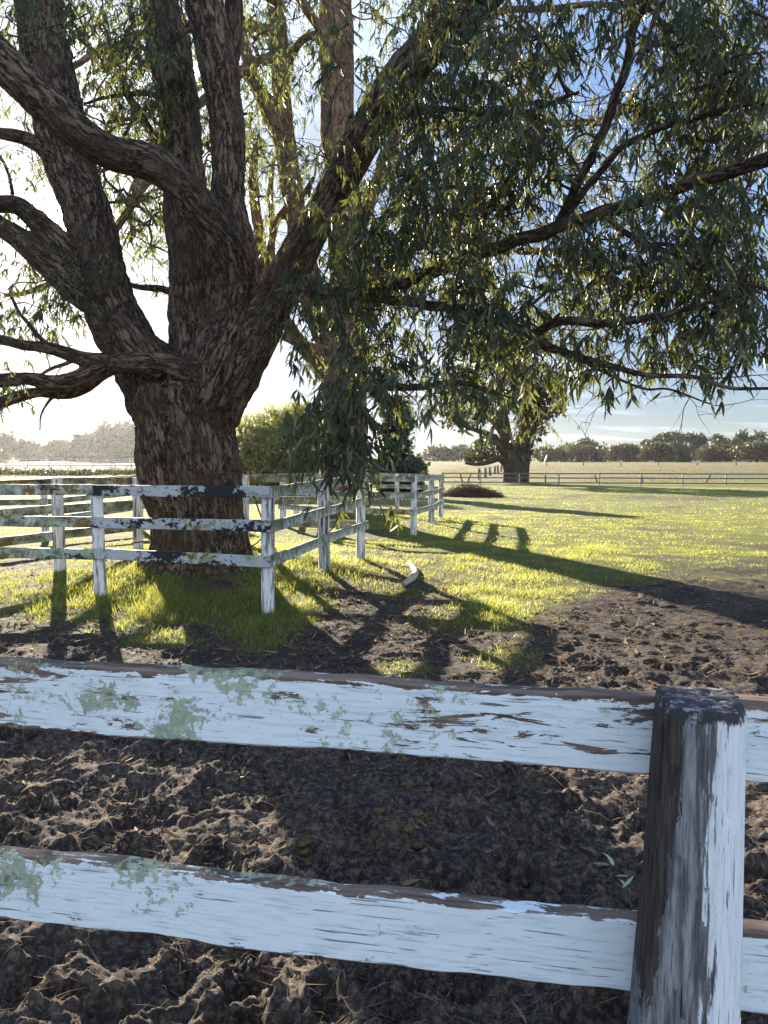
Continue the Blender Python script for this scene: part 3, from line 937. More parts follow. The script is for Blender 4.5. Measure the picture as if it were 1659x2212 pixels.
for (px, Y, top) in [(893, 16.4, 1.19), (700, 17.0, 1.2), (610, 18.2, 1.19), (640, 21.5, 1.13), (760, 23.2, 1.12), (858, 23.4, 1.10), (952, 22.3, 1.08), (932, 19.3, 1.13)]:
    g2.append(((px - CX) / F * Y, Y, top))
guard('tree_guard', 'white rail fence with mottled lichen around the second, red barked gum tree', g2, [(('rail_back',) * 3, (0.05, 0.0)), (('rail_streak',) * 3, (0.0, 0.0))], seed=40)
g3 = []
for (px, py, Y, top) in [(-420, 0, 12.5, 1.22), (96, 0, 15.2, 1.13), (300, 0, 17.8, 1.2), (470, 0, 20.0, 1.2)]:
    g3.append(((px - CX) / F * Y, Y, top))
guard('rail_fence', 'long dark lichen covered rail fence behind the left side of the tree guard', g3, [(('rail_back',) * 3, (0, 0))], seed=70, closed=False)
bpy.data.objects['rail_fence'].pop('group', None)

# ---- far fences
def far_fence(name, label, P, h, rails, spacing, w, mat, rh=0.11, tilt=0.02, endbrace=False, group=None, rmat=None):
    P = [np.array(p, float) for p in P]
    a, b = P[0], P[-1]
    c = (a + b) / 2
    root = empty(name, (c[0], c[1], float(ground_z(c[0], c[1]))))
    tag(root, label, 'fence', group)
    L = np.linalg.norm(b - a); n = max(1, int(round(L / spacing)))
    d = (b - a) / L; nr = np.array([d[1], -d[0]])
    if nr @ c > 0: nr = -nr
    prot = None
    rr = np.random.default_rng(len(label))
    zs = []
    for i in range(n + 1):
        p = a + d * (L * i / n)
        z = float(ground_z(*p))
        zs.append(z)
        if prot is None:
            prot = place_post('post', p[0], p[1], z + h, w, mat, root, 1, zbot=z - 0.15, sides=8, nz=3)
            loc0 = prot.location.copy()
        else:
            o = prot.copy(); COL.objects.link(o)
            o.matrix_basis = Matrix.Translation((p[0], p[1], z - 0.15 + rr.normal(0, 0.015))) @ Matrix.Rotation(rr.normal(0, tilt), 4, 'Y') @ Matrix.Rotation(rr.normal(0, tilt), 4, 'X')
    for zt in rails:
        for i in range(0, n, 2):
            i2 = min(i + 2, n)
            p0 = a + d * (L * i / n) + nr * (w / 2 + 0.02); p1 = a + d * (L * i2 / n - 0.006) + nr * (w / 2 + 0.02)
            place_board('rail', (*p0, zs[i] + zt - rh / 2 + rr.normal(0, .012)), (*p1, zs[i2] + zt - rh / 2 + rr.normal(0, .012)), rh, 0.035, rmat or mat, root, 2, 0.0, i)
    return root

def gxy(px, Y): return ((px - CX) / F * Y, Y)
far_fence('paddock_boundary_fence', 'distant grey white three rail fence running across the far side of the paddock', [gxy(955, 67), gxy(1760, 61)], 1.02, (0.99, 0.62, 0.22), 3.35, 0.13, M['white_far'], 0.10, rmat=M['wood_grey'])  # rails take the dark wood colour: their shade side put into the material
far_fence('yard_fence', 'far white two rail yard fence on the left beyond the green hedge strip', [gxy(-120, 170), gxy(250, 162)], 1.25, (1.22, 0.72), 5.4, 0.26, M['white_far'], 0.24)
far_fence('yard_fence', 'short white fence section standing right of the gap in the far left yard fence', [gxy(240, 158), gxy(330, 156)], 1.4, (1.37, 0.75), 5.2, 0.26, M['white_far'], 0.24)
far_fence('boundary_fence', 'thin pale fence along the foot of the left tree line', [gxy(-100, 305), gxy(330, 300)], 1.5, (1.45, 0.8), 9.0, 0.28, M['white_far'], 0.12)
far_fence('wire_fence', 'thin dark line of widely spaced posts across the dry far field', [gxy(1180, 214), gxy(1760, 205)], 1.1, (), 9.5, 0.28, M['wood_grey'], 0.1, 0.08)
far_fence('post_row', 'short row of dark bare posts leading away left of the distant third tree', [gxy(1035, 80), gxy(1082, 125)], 1.15, (), 9.0, 0.3, M['wood_grey'], 0.1, 0.06)

def stake(label, px, Y, h, ang, w=0.14):
    x, y = gxy(px, Y); z = float(ground_z(x, y))
    o = link('leaning_stake', post_mesh('leaning_stake', w, -0.1, h, int(px), sides=8, nz=4), M['wood_grey'])
    o.matrix_basis = Matrix.Translation((x, y, z)) @ Matrix.Rotation(ang, 4, 'Y')
    tag(o, label, 'post', 'broken stakes behind the far fence')
stake('upright short stake behind the far fence just right of the third tree', 1178, 69, 0.75, 0.0)
stake('stake leaning left, behind the far fence, nearest the third tree', 1291, 69, 0.8, -0.35)
stake('nearly upright stake behind the middle of the far fence', 1388, 69, 0.7, -0.12)
stake('stake leaning right, behind the far fence, farthest from the third tree', 1524, 69, 0.85, 0.5)
stake('stub standing by the fence between guard corner and brush heap', 955, 69, 0.8, 0.05, 0.3)
stake('crooked stake leaning left behind the brush heap', 1000, 69, 1.0, -0.3)
stake('tall stake leaning right behind the brush heap', 1010, 70, 1.0, 0.35)
#PART3
# ------------------------------------------------------------------ trees
def limb_path(pts, n_per=6):
    P = np.array([at(p[0], p[1], p[2]) for p in pts])
    R = np.array([pxr(p[3], p[2]) for p in pts])
    PP = catmull(P, n_per)
    RR = np.interp(np.linspace(0, len(pts) - 1, len(PP)), np.arange(len(pts)), R)
    return PP, RR

def fused_trunk(name, limbs, mat, parent, voxel, amp, freq=1.0, smooth_it=8, groove=None):
    mb = MB()
    paths = []
    for lp in limbs:
        P, R = limb_path(lp)
        wn = fbm(P[:, 0] * 1.3, P[:, 2] * 1.3, P[:, 1], o=2)
        R = R * (0.955 + 0.05 * wn)
        V, Q, T, b = tube(P, R, 20)
        mb.add(V, Q, T)
        paths.append((P, R))
    me0 = mb.mesh('tmp')
    o = bpy.data.objects.new('tmp', me0); COL.objects.link(o)
    rm = o.modifiers.new('r', 'REMESH'); rm.mode = 'VOXEL'; rm.voxel_size = voxel; rm.adaptivity = 0
    smo = o.modifiers.new('s', 'SMOOTH'); smo.factor = 0.5; smo.iterations = smooth_it
    dg = bpy.context.evaluated_depsgraph_get(); dg.update()
    ev = o.evaluated_get(dg)
    me = bpy.data.meshes.new_from_object(ev)
    n = len(me.vertices)
    V = np.zeros(n * 3, np.float32); me.vertices.foreach_get('co', V); V = V.reshape(-1, 3).astype(float)
    Nn = np.zeros(n * 3, np.float32); me.vertices.foreach_get('normal', Nn); Nn = Nn.reshape(-1, 3).astype(float)
    # nearest limb axis -> bark coordinates that follow each limb
    cs, e1s, e2s, ts, ls, rs = [], [], [], [], [], []
    for k, (P, R) in enumerate(paths):
        PP = catmull(P, 3); RR = np.interp(np.linspace(0, 1, len(PP)), np.linspace(0, 1, len(P)), R)
        T, a, b = frames(PP)
        L = np.concatenate([[0], np.cumsum(np.linalg.norm(np.diff(PP, axis=0), axis=1))])
        cs.append(PP); e1s.append(a); e2s.append(b); ts.append(T); ls.append(L + 0.0); rs.append(RR)
    cs, e1s, e2s, ts, ls, rs = [np.concatenate(v) for v in (cs, e1s, e2s, ts, ls, rs)]
    bark = np.zeros((n, 3))
    for s in range(0, n, 4000):
        v = V[s:s+4000]
        d2 = ((v[:, None] - cs[None]) ** 2).sum(-1)
        k = np.argmin(np.abs(np.sqrt(d2) - rs[None]) + 0.15 * np.sqrt(d2), axis=1)
        q = v - cs[k]
        bark[s:s+4000, 0] = (q * e1s[k]).sum(-1); bark[s:s+4000, 1] = (q * e2s[k]).sum(-1)
        bark[s:s+4000, 2] = ls[k] + (q * ts[k]).sum(-1)
    f = freq
    lump = fbm(V[:, 0] * 1.6, V[:, 1] * 1.6, V[:, 2] * 1.1, o=2)
    bx, by, bz = bark.T
    r1 = 1 - np.abs(fbm(bx * 7 * f, by * 7 * f, bz * 1.5 * f, o=3))
    r2 = fbm(bx * 20 * f, by * 20 * f, bz * 6 * f, o=3)
    r3 = 1 - np.abs(perlin(bx * 15 * f + 8, by * 15 * f, bz * 2.6 * f))
    disp = amp * (1.4 * lump + 1.05 * (r1 - 0.7) + 0.55 * r2 + 0.8 * (r3 - 0.6))
    loc = np.clip(np.sqrt(np.minimum(bx ** 2 + by ** 2, 1)) / 0.35, 0.2, 1.15)
    dsp = disp * loc
    if groove:
        G = np.array([at(a, b, 9.4) for a, b in groove])
        o_ = np.argsort(G[:, 2])
        gx = np.interp(V[:, 2], G[o_, 2], G[o_, 0]) + 0.03 * perlin(V[:, 2] * 2.5, V[:, 2] * 0, V[:, 2] * 0)
        m_ = (Nn[:, 1] < -0.2) * sstep(G[o_, 2][0] - 0.1, G[o_, 2][0] + 0.3, V[:, 2]) * (1 - sstep(G[o_, 2][-1] - 0.5, G[o_, 2][-1], V[:, 2]))
        dsp = dsp - 0.075 * np.exp(-((V[:, 0] - gx) / 0.075) ** 2) * m_ + 0.03 * np.exp(-((V[:, 0] - gx - 0.2) / 0.13) ** 2) * m_
        # buttressed foot
        ang = np.arctan2(V[:, 1] - 10.0, V[:, 0] - V[:, 0].mean())
        dsp = dsp + 0.16 * sstep(0.75, 0.1, V[:, 2]) * (0.5 + 0.9 * np.maximum(perlin(np.cos(ang) * 2.2, np.sin(ang) * 2.2), -0.4))
        # burls and old branch scars
        rk = np.random.default_rng(8)
        for q in range(16):
            c = V[rk.integers(0, n)]
            r_ = rk.uniform(0.05, 0.12); d_ = np.linalg.norm(V - c, axis=1) / r_
            dsp = dsp + r_ * 0.45 * (np.exp(-(d_ - 0.75) ** 2 * 5) - 0.7 * np.exp(-d_ ** 2 * 4)) * (d_ < 2.2)
    V = V + Nn * dsp[:, None]
    me.vertices.foreach_set('co', V.astype(np.float32).ravel())
    at_ = me.attributes.new('bark', 'FLOAT_VECTOR', 'POINT')
    at_.data.foreach_set('vector', bark.astype(np.float32).ravel())
    me.polygons.foreach_set('use_smooth', np.ones(len(me.polygons), bool))
    me.update()
    me.materials.clear()
    bpy.data.objects.remove(o)
    me.name = name
    return link(name, me, mat, parent), paths

def add_skeleton(paths, lim=None):
    nodes = np.concatenate([catmull(P, 4) for P, R in paths])
    return nodes

def grid_points(grid, cell, per_unit, depth_fn, rr, row0=0, lift=0):
    pts = []
    for r, row in enumerate(grid):
        for c, ch in enumerate(row):
            d = int(ch)
            if d == 0: continue
            k = rr.poisson(d * per_unit)
            if k == 0: continue
            px = (c + rr.uniform(-0.25, 1.25, k)) * cell; py = (r + row0 + rr.uniform(-0.25, 1.25, k)) * cell - lift
            Y = depth_fn(px, py, rr)
            for a, b, y in zip(px, py, Y): pts.append(at(a, b, y))
    return np.array(pts)

def connect(anchors, nodes0, tw, rr, rmin=0.0025, maxr=0.02):
    """grow branchlets from the limbs to every anchor; returns nothing, adds tubes to tw"""
    d0 = np.array([((nodes0 - a) ** 2).sum(1).min() for a in anchors])
    order = np.argsort(d0)
    anchors = anchors[order]
    n0 = len(nodes0); N = len(anchors)
    K = 4
    nodes = np.zeros((n0 + N * K, 3)); nodes[:n0] = nodes0
    cnt = n0; owner = np.full(n0 + N * K, -1)
    par = np.full(N, -1); segs = []
    for i, a in enumerate(anchors):
        v = nodes[:cnt] - a
        d2 = (v ** 2).sum(1) + 0.25 * np.maximum(-v[:, 2] - 0.1, 0) ** 0 * 0
        k = int(np.argmin(d2))
        p = nodes[k]
        L = math.sqrt(d2[k])
        mid = (p + a) / 2 + np.array([rr.normal(0, .10), rr.normal(0, .10), rr.normal(0.06, .08)]) * L
        P = catmull(np.array([p, mid, a]), 3)
        segs.append(P); par[i] = owner[k]
        m = len(P) - 1
        sel = P[[2, 4, 5, 6]] if m >= 6 else P[1:]
        nodes[cnt:cnt+len(sel)] = sel; owner[cnt:cnt+len(sel)] = i; cnt += len(sel)
    w = np.ones(N)
    for i in range(N - 1, -1, -1):
        if par[i] >= 0: w[par[i]] += w[i]
    for i, P in enumerate(segs):
        r0 = min(rmin * math.sqrt(w[i]) * 1.15, maxr); r1 = min(rmin * math.sqrt(max(w[i] * 0.6, 1)), maxr)
        V, Q, T, b = tube(P, np.linspace(r0, r1, len(P)), 4 if r0 < 0.008 else 6, cap=False)
        tw.add(V, Q, T, bark=b)
    return anchors

def sprays(anchors, lf, tw, rr, nleaf=(15, 26), Llen=(0.075, 0.135), Wid=(0.014, 0.025), droop=1.0, tlen=(0.2, 0.45), yellow=0.05, light=None, up=0.12, tr=0.0022):
    """one drooping twig of hanging gum leaves per anchor"""
    B, D, S, LL, WW, BE, TI = [], [], [], [], [], [], []
    for a in anchors:
        s = a + np.array([0, 0, up])
        az = rr.uniform(0, 2 * PI); tl = rr.uniform(*tlen)
        h = np.array([math.cos(az), math.sin(az), 0])
        P = np.array([s + h * tl * f + np.array([0, 0, -droop * tl * (0.25 * f + 0.75 * f * f)]) for f in (0, 0.35, 0.7, 1.0)])
        P[0] = a
        if tr > 0:
            V, Q, T, b = tube(P, np.array([tr * 1.3, tr, tr * 0.8, tr * 0.5]), 3, cap=False)
            tw.add(V, Q, T, bark=b)
        n = rr.integers(*nleaf)
        f = rr.uniform(0.15, 1.0, n)
        pos = np.stack([np.interp(f, [0, .35, .7, 1], P[:, k]) for k in range(3)], -1)
        aa = rr.uniform(0, 2 * PI, n)
        hd = np.stack([np.cos(aa), np.sin(aa), np.zeros(n)], -1)
        d = unit(hd * rr.uniform(0.1, 0.75, n)[:, None] + h[None] * 0.15 + np.array([0, 0, -1.0])[None] * rr.uniform(0.45, 1.0, n)[:, None])
        r3 = unit(rr.normal(0, 1, (n, 3)) * np.array([1, 1, .35]))
        sd = unit(np.cross(d, r3))
        B.append(pos); D.append(d); S.append(sd)
        big = 1.12 if (a[1] < 6.6 and a[2] < 2.7) else 1.0
        LL.append(big * rr.uniform(*Llen, n) * rr.choice([1, 1, 1.15, 0.6], n)); WW.append(big * rr.uniform(*Wid, n))
        BE.append(sd * rr.normal(0, 0.30, n)[:, None] + np.array([0, 0, -0.12]) + hd * rr.normal(0, 0.08, n)[:, None])
        base = rr.beta(1.6, 2.6)
        ti = np.clip(base + rr.normal(0, 0.25, n), 0, 1.05)
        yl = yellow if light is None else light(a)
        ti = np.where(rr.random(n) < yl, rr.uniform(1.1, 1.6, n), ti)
        TI.append(ti)
    V, Q, T, ti = lance(*[np.concatenate(v) for v in (B, D, S, LL, WW, BE, TI)])
    lf.add(V, Q, T, tint=ti)

# ---------------- main gum tree
Y0 = 10.0
trunk_limbs = [
 [(432,1300,10,150),(430,1235,10,122),(430,1190,10,106),(423,1093,10,101),(408,1003,10,105),(401,918,10,110),(394,868,10,122),(395,835,10,118)],
 [(400,950,10,60),(368,870,10,78),(328,806,10,74),(284,748,10,62),(248,684,10.1,60),(221,602,10.2,56),(196,490,10.4,52),(184,436,10.5,50),(153,361,10.7,53),(128,270,10.9,54),(112,190,11.1,54),(97,100,11.3,50),(85,0,11.6,50),(70,-150,12,45),(50,-400,12.5,28)],
 [(222,668,10.05,30),(165,622,10,34),(100,565,9.9,30),(50,522,9.85,26),(0,488,9.8,22),(-60,440,9.7,20),(-160,380,9.5,16)],
 [(212,620,10.15,34),(165,572,10.1,32),(112,512,10,28),(74,474,10,23),(38,445,9.95,20),(0,441,9.9,20),(-70,450,9.8,18),(-160,440,9.6,14)],
 [(145,375,10.6,30),(95,320,10.5,20),(50,298,10.4,15),(0,288,10.3,13),(-80,270,10.1,11)],
 [(410,940,10.2,60),(420,840,10.25,66),(421,755,10.3,56),(419,640,10.4,53),(418,553,10.4,53),(404,440,10.5,46),(393,300,10.6,43),(382,200,10.6,44),(365,100,10.7,44),(342,0,10.8,41),(310,-120,11,38),(260,-350,11.5,22)],
 [(425,940,9.9,60),(452,850,9.85,74),(482,765,9.8,74),(511,680,9.8,58),(518,600,9.8,46),(508,520,9.8,40),(494,440,9.8,37),(495,350,9.8,36),(493,270,9.8,36),(480,185,9.8,40),(462,100,9.8,40),(440,0,9.8,42),(410,-120,9.7,40),(380,-350,9.6,26)],
 [(478,220,9.9,22),(493,140,10.1,20),(505,60,10.2,20),(503,-60,10.3,18),(495,-250,10.3,12)],
 [(515,625,9.8,42),(497,550,9.6,42),(458,485,9.4,39),(412,422,9.2,38),(377,388,9.1,38),(340,360,9.05,38),(300,345,9,37),(240,330,8.9,37),(170,285,8.7,38),(100,225,8.6,41),(30,160,8.5,41),(-60,70,8.4,40),(-200,-60,8.2,28)],
 [(430,960,10,60),(455,885,9.95,70),(496,805,9.85,66),(545,730,9.8,56),(588,660,9.7,44),(640,560,9.5,40),(690,470,9.3,38),(740,380,9.1,38),(800,270,8.8,40),(870,165,8.5,42),(950,75,8.2,44),(1050,-20,7.9,46),(1180,-140,7.6,42),(1350,-280,7.3,28)],
 [(440,822,9.7,34),(385,797,9.42,27),(300,783,9.3,24),(235,785,9.2,22),(170,772,9.1,16),(110,752,9,14),(50,745,8.9,12),(0,733,8.9,12),(-80,715,8.8,10)],
 [(240,787,9.2,22),(200,800,9.15,19),(160,820,9.1,17),(110,827,9,16),(60,818,8.9,15),(0,822,8.8,15),(-80,832,8.7,12)],
 [(270,790,9.5,14),(225,808,9.5,12),(185,838,9.5,12),(140,852,9.4,12),(80,848,9.3,12),(30,860,9.2,14),(0,872,9.2,14),(-60,892,9.1,12)],
 [(905,120,8.35,22),(970,105,8.1,16),(1005,78,8.0,14),(1030,46,7.95,9)],
]
main = empty('gum_tree', (at(430, 1195, 10)[0], 10.0, 0.3))
tag(main, 'huge rough barked gum tree inside the nearest white tree guard, with wide leaning limbs', 'tree')
tr_obj, tpaths = fused_trunk('trunk', trunk_limbs, M['bark'], main, 0.021, 0.031, groove=[(330,700),(352,800),(362,900),(360,1000),(372,1100),(380,1240)])

branch_limbs = [
 [(640,600,9.6,22),(690,630,9.2,18),(770,625,8.8,15),(830,618,8.5,15),(900,603,8.2,15),(1000,563,7.8,15),(1100,525,7.4,17),(1200,492,7.1,18),(1300,462,6.8,17),(1400,428,6.5,16),(1500,395,6.2,17),(1600,365,6,19),(1720,325,5.7,18)],
 [(660,600,9.5,18),(720,640,8.9,15),(780,640,8.6,13),(875,650,8.1,13),(980,663,7.6,13),(1040,672,7.2,13),(1085,690,7,14),(1150,728,6.7,14),(1230,766,6.4,10),(1330,792,6.1,8),(1405,812,5.9,7),(1505,814,5.7,6),(1580,838,5.6,5),(1660,834,5.5,4),(1720,828,5.4,3)],
 [(1150,728,6.7,12),(1180,706,6.6,12),(1225,692,6.5,12),(1330,697,6.3,11),(1430,682,6.1,9),(1495,663,6,7),(1600,640,5.9,5)],
 [(720,640,8.9,15),(738,720,8.5,13),(775,790,8,12),(829,832,7.5,11),(900,836,7,10),(990,828,6.7,8),(1080,850,6.5,5)],
 [(1200,492,7.1,12),(1245,400,7,12),(1289,310,7,12),(1304,280,7,12),(1329,210,7,12),(1359,125,7,12),(1374,50,6.9,12),(1404,0,6.8,10),(1440,-80,6.7,7)],
 [(1200,492,7.1,11),(1255,420,6.95,10),(1329,335,6.8,9),(1404,285,6.6,8),(1504,250,6.4,8),(1660,222,6.2,7),(1740,200,6,6)],
 [(800,270,8.8,10),(900,240,8.3,8),(980,235,8,7),(1110,245,7.6,6),(1250,200,7.3,4)],
 [(1000,563,7.8,12),(1040,480,7.6,11),(1090,400,7.4,9),(1130,320,7.3,7),(1160,220,7.2,5)],
 [(1230,766,6.4,5),(1300,800,6.2,4),(1390,838,6.1,3.5),(1450,845,6,3),(1540,868,5.9,2)],
 [(1300,462,6.8,9),(1380,520,6.6,7),(1470,560,6.4,6),(1560,600,6.2,5),(1680,640,6,4)],
 [(418,645,11.2,10),(367,629,11.4,10),(330,622,11.5,9),(293,618,11.6,7),(262,600,11.6,4)],
 [(360,330,11,12),(330,290,11.3,11),(300,240,11.5,11),(272,195,11.6,9),(252,150,11.7,6)],
 [(385,210,11,8),(340,205,11.3,7),(270,203,11.5,6),(180,222,11.6,3)],
 [(395,255,11,8),(345,228,11.3,7),(290,250,11.5,6),(235,262,11.6,4)],
 [(0,335,10.3,3),(15,370,10.2,4),(28,420,10.0,5)],
 [(235,700,9.9,6),(205,640,9.8,5),(170,610,9.7,3)],
 [(170,772,9.1,6),(120,795,9.0,5),(85,812,8.95,4)],
 [(110,752,9,7),(60,700,9,5),(20,640,9,4)],
 [(120,850,9.4,6),(95,880,9.3,3),(88,930,9.3,2)],
]
bpaths = []
for lp in branch_limbs:
    P, R = limb_path(lp, 8)
    R = R * 0.80
    P = P + np.stack([perlin(P[:, 0] * 3 + k, P[:, 2] * 3, P[:, 1] * 3) for k in (0, 5, 9)], -1) * 0.03 * np.minimum(1, np.arange(len(P)) / 6)[:, None]
    V, Q, T, b = tube(P, R, 12)
    dsp = 1 + 0.14 * fbm(b[:, 0] * 25, b[:, 1] * 25, b[:, 2] * 7, o=3)
    c = np.repeat(P, 12, axis=0)
    c = np.vstack([c, P[0], P[-1]])
    V = c + (V - c) * dsp[:, None]
    mb = MB(); mb.add(V, Q, T, bark=b)
    mb.obj('branch', M['bark'], main)
    bpaths.append((P, R))

def bare_twigs(paths, tw, rr, per_m, lmin, lmax, zmin=2.0, droop=0.25):
    for P, R in paths:
        L = np.concatenate([[0], np.cumsum(np.linalg.norm(np.diff(P, axis=0), axis=1))])
        n = rr.poisson(L[-1] * per_m)
        for s in rr.uniform(0.15, 1.0, n) * L[-1]:
            p = np.array([np.interp(s, L, P[:, k]) for k in range(3)])
            if p[2] < zmin: continue
            r = float(np.interp(s, L, R)); ln = rr.uniform(lmin, lmax)
            d = unit(rr.normal(0, 1, 3) + np.array([0, 0, 0.1]))
            q = [p]
            for k in range(5):
                d = unit(d + rr.normal(0, 0.32, 3) + np.array([0, 0, -droop * 0.4]))
                q.append(q[-1] + d * ln / 5)
            q = np.array(q); r0 = min(0.35 * r, 0.007) + 0.0015
            V, Q, T, b = tube(catmull(q, 3), np.linspace(r0, 0.0012, 16), 4, cap=False); tw.add(V, Q, T, bark=b)
            for m in range(rr.integers(1, 5)):
                k = rr.integers(1, 5); d2 = unit(d + rr.normal(0, 0.8, 3)); l2 = ln * rr.uniform(0.2, 0.5)
                w = np.array([q[k], q[k] + d2 * l2 * 0.5, q[k] + unit(d2 + rr.normal(0, .4, 3) + np.array([0, 0, -droop])) * l2])
                V, Q, T, b = tube(catmull(w, 3), np.linspace(r0 * 0.5, 0.0009, 7), 3, cap=False); tw.add(V, Q, T, bark=b)
GA = ["322489800000034664320023355666",
      "211589800000044565444334466777",
      "001478700000045666655555566777",
      "001356500000045677766666677777",
      "001245400000046777877767777777",
      "001232000000056788888877777776",
      "000000000001246787788877777766",
      "000000000000367898888777777654",
      "000000000000378899888776666543",
      "542000000000389999988877665533",
      "665100000000489999998888766655",
      "776300000002599999999988877766",
      "776300000003699999999998877777",
      "564200000014249999999997766655",
      "000000000013137887765432763322",
      "200000000000366344332103000100",
      "300000000000373211011000000000",
      "000000000000283000000000000000",
      "000000000000272000000000000000",
      "000000000000031000000000000000",
      "000000000000000000000000000000",
      "000000000000000000000000000000"]
TOPA = ["200355300000034443333334455677"] * 7
def depthA(px, py, rr):
    base = np.interp(px, [0, 300, 620, 750, 1000, 1659], [9.2, 9.8, 8.2, 7.6, 7.0, 6.2])
    low = sstep(740, 900, py) * (px > 500)
    return base * (1 - low) + 5.7 * low + rr.uniform(-0.7, 1.5, len(px)) * (1 - 0.6 * low)
rA = np.random.default_rng(101)
ancA = grid_points(GA, 55.3, 1.95, depthA, rA, lift=40)
ancT = grid_points(TOPA, 55.3, 0.5, depthA, rA, row0=-7)
ancA = np.vstack([ancA, ancT])
def clumped(A, f, lo, hi, rr):
    k = sstep(lo, hi, fbm(A[:, 0] * f, A[:, 1] * f * 0.6, A[:, 2] * f, o=3))
    k = np.where((A[:, 1] < 6.6) & (A[:, 2] < 2.6), 0.75, k)
    return A[rr.random(len(A)) < k]
ancA = clumped(ancA, 1.15, -0.36, 0.26, rA)
tw = MB(); lf = MB()
nodes = add_skeleton(tpaths + bpaths)
nodes = nodes[nodes[:, 2] > 2.1]
connect(ancA, nodes, tw, rA)
bare_twigs(bpaths, tw, rA, 5.0, 0.25, 0.9)
bare_twigs(tpaths[10:13] + tpaths[2:5], tw, rA, 2.2, 0.2, 0.7)
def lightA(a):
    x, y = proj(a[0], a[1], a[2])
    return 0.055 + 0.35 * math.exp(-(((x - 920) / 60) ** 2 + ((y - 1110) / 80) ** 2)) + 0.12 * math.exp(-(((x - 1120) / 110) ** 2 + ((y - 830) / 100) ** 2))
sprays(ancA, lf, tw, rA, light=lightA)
lf.obj('crown', M['leaf'], main)
tw.obj('twigs', M['twig'], main)

# ---------------- second gum tree, behind
t2_limbs = [
 [(742,1150,20,70),(742,1105,20,60),(742,1060,20,54),(742,1000,20,52),(745,900,20,50),(748,800,20,48),(752,700,20,46),(752,600,20,43),(748,500,20,40),(738,400,20,38),(730,300,20,38),(728,200,20,37),(727,100,20,37),(725,0,20,36),(720,-150,20,30),(715,-400,20,16)],
 [(738,770,20,36),(690,690,20,30),(665,590,20,27),(645,500,20,25),(632,420,20,24),(622,350,20,24),(612,270,20,22),(608,200,20,21),(603,100,20,20),(595,0,20,20),(585,-150,20,15),(570,-350,20,8)],
 [(620,330,20,20),(578,230,19.8,18),(552,180,19.7,16),(536,130,19.6,13),(520,60,19.5,10),(490,-60,19.4,8)],
 [(735,850,20.3,20),(620,700,20.6,14),(572,600,20.8,12),(563,520,20.8,12),(552,450,20.8,12),(547,380,20.8,11),(553,310,20.8,8)],
 [(600,670,20.7,9),(588,560,20.5,8),(587,480,20.5,8),(584,410,20.5,7),(592,340,20.5,5)],
 [(572,610,20.6,9),(585,530,20.3,8),(605,465,20,8),(655,420,19.7,7),(680,380,19.5,5)],
 [(752,640,20,20),(790,560,19.6,17),(830,480,19.2,15),(900,400,18.7,13),(980,330,18.2,11),(1080,240,17.5,8),(1180,160,17,5)],
 [(750,560,20,18),(800,430,20.3,15),(850,300,20.6,13),(890,170,21,11),(930,40,21.3,9),(960,-120,21.5,6)],
 [(748,720,20,18),(820,640,19,14),(900,600,18,12),(1000,560,17,9),(1120,540,16,7)],
 [(745,800,20,15),(700,760,21,12),(640,740,22,10),(560,700,23,7)],
 [(728,120,20,14),(690,60,19.6,12),(650,0,19.3,10),(600,-80,19,7)],
 [(612,150,20,11),(650,90,20,9),(690,70,20,7)],
 [(752,620,20,16),(860,560,22,14),(960,470,24,11),(1080,400,26,8)],
]
t2 = empty('gum_tree', (gxy(742, 20)[0], 20.0, 0.15))
tag(t2, 'second gum tree with reddish bark and several pale upright stems behind the huge one', 'tree')
_, t2paths = fused_trunk('trunk', t2_limbs, M['bark_red'], t2, 0.045, 0.022, 0.6, 5)
GB = ["112222222344223333110122333333",
      "112222222344223333221222333333",
      "112232223443223333333333333333",
      "012232223343222333333333333333",
      "001122223333222233333333333333",
      "001122222332222233333333333322",
      "001123422221222233333333332222",
      "001124522101122333333333222211",
      "011124522111123333333322221111",
      "122114522122123333333322111111",
      "233213312222234444333332221111",
      "344311200012334444433322221111",
      "344311000001234444333222211111",
      "113200000000234433322210000000",
      "101100000000133333222100000000",
      "111000000000023222222000000000",
      "000000000000012111111100000000"]
TOPB = ["222333333333333333333333333333"] * 5
def depthB(px, py, rr):
    base = np.interp(px, [0, 400, 700, 1000, 1659], [13.5, 16, 19, 18, 16])
    return base + rr.uniform(-3, 3.5, len(px))
rB = np.random.default_rng(202)
GB = [''.join(str(min(9, int(c) + (2 if k < 12 else 0))) for k, c in enumerate(r)) if i < 8 else r for i, r in enumerate(GB)]
GB = [r if i < 9 else '00000' + r[5:] for i, r in enumerate(GB)]
ancB = np.vstack([grid_points(GB, 55.3, 4.6, depthB, rB, lift=18), grid_points(TOPB, 55.3, 1.1, depthB, rB, row0=-5)])
tw = MB(); lf = MB()
ancB = clumped(ancB, 0.5, -0.35, 0.25, rB)
nodes = add_skeleton(t2paths); nodes = nodes[nodes[:, 2] > 2.4]
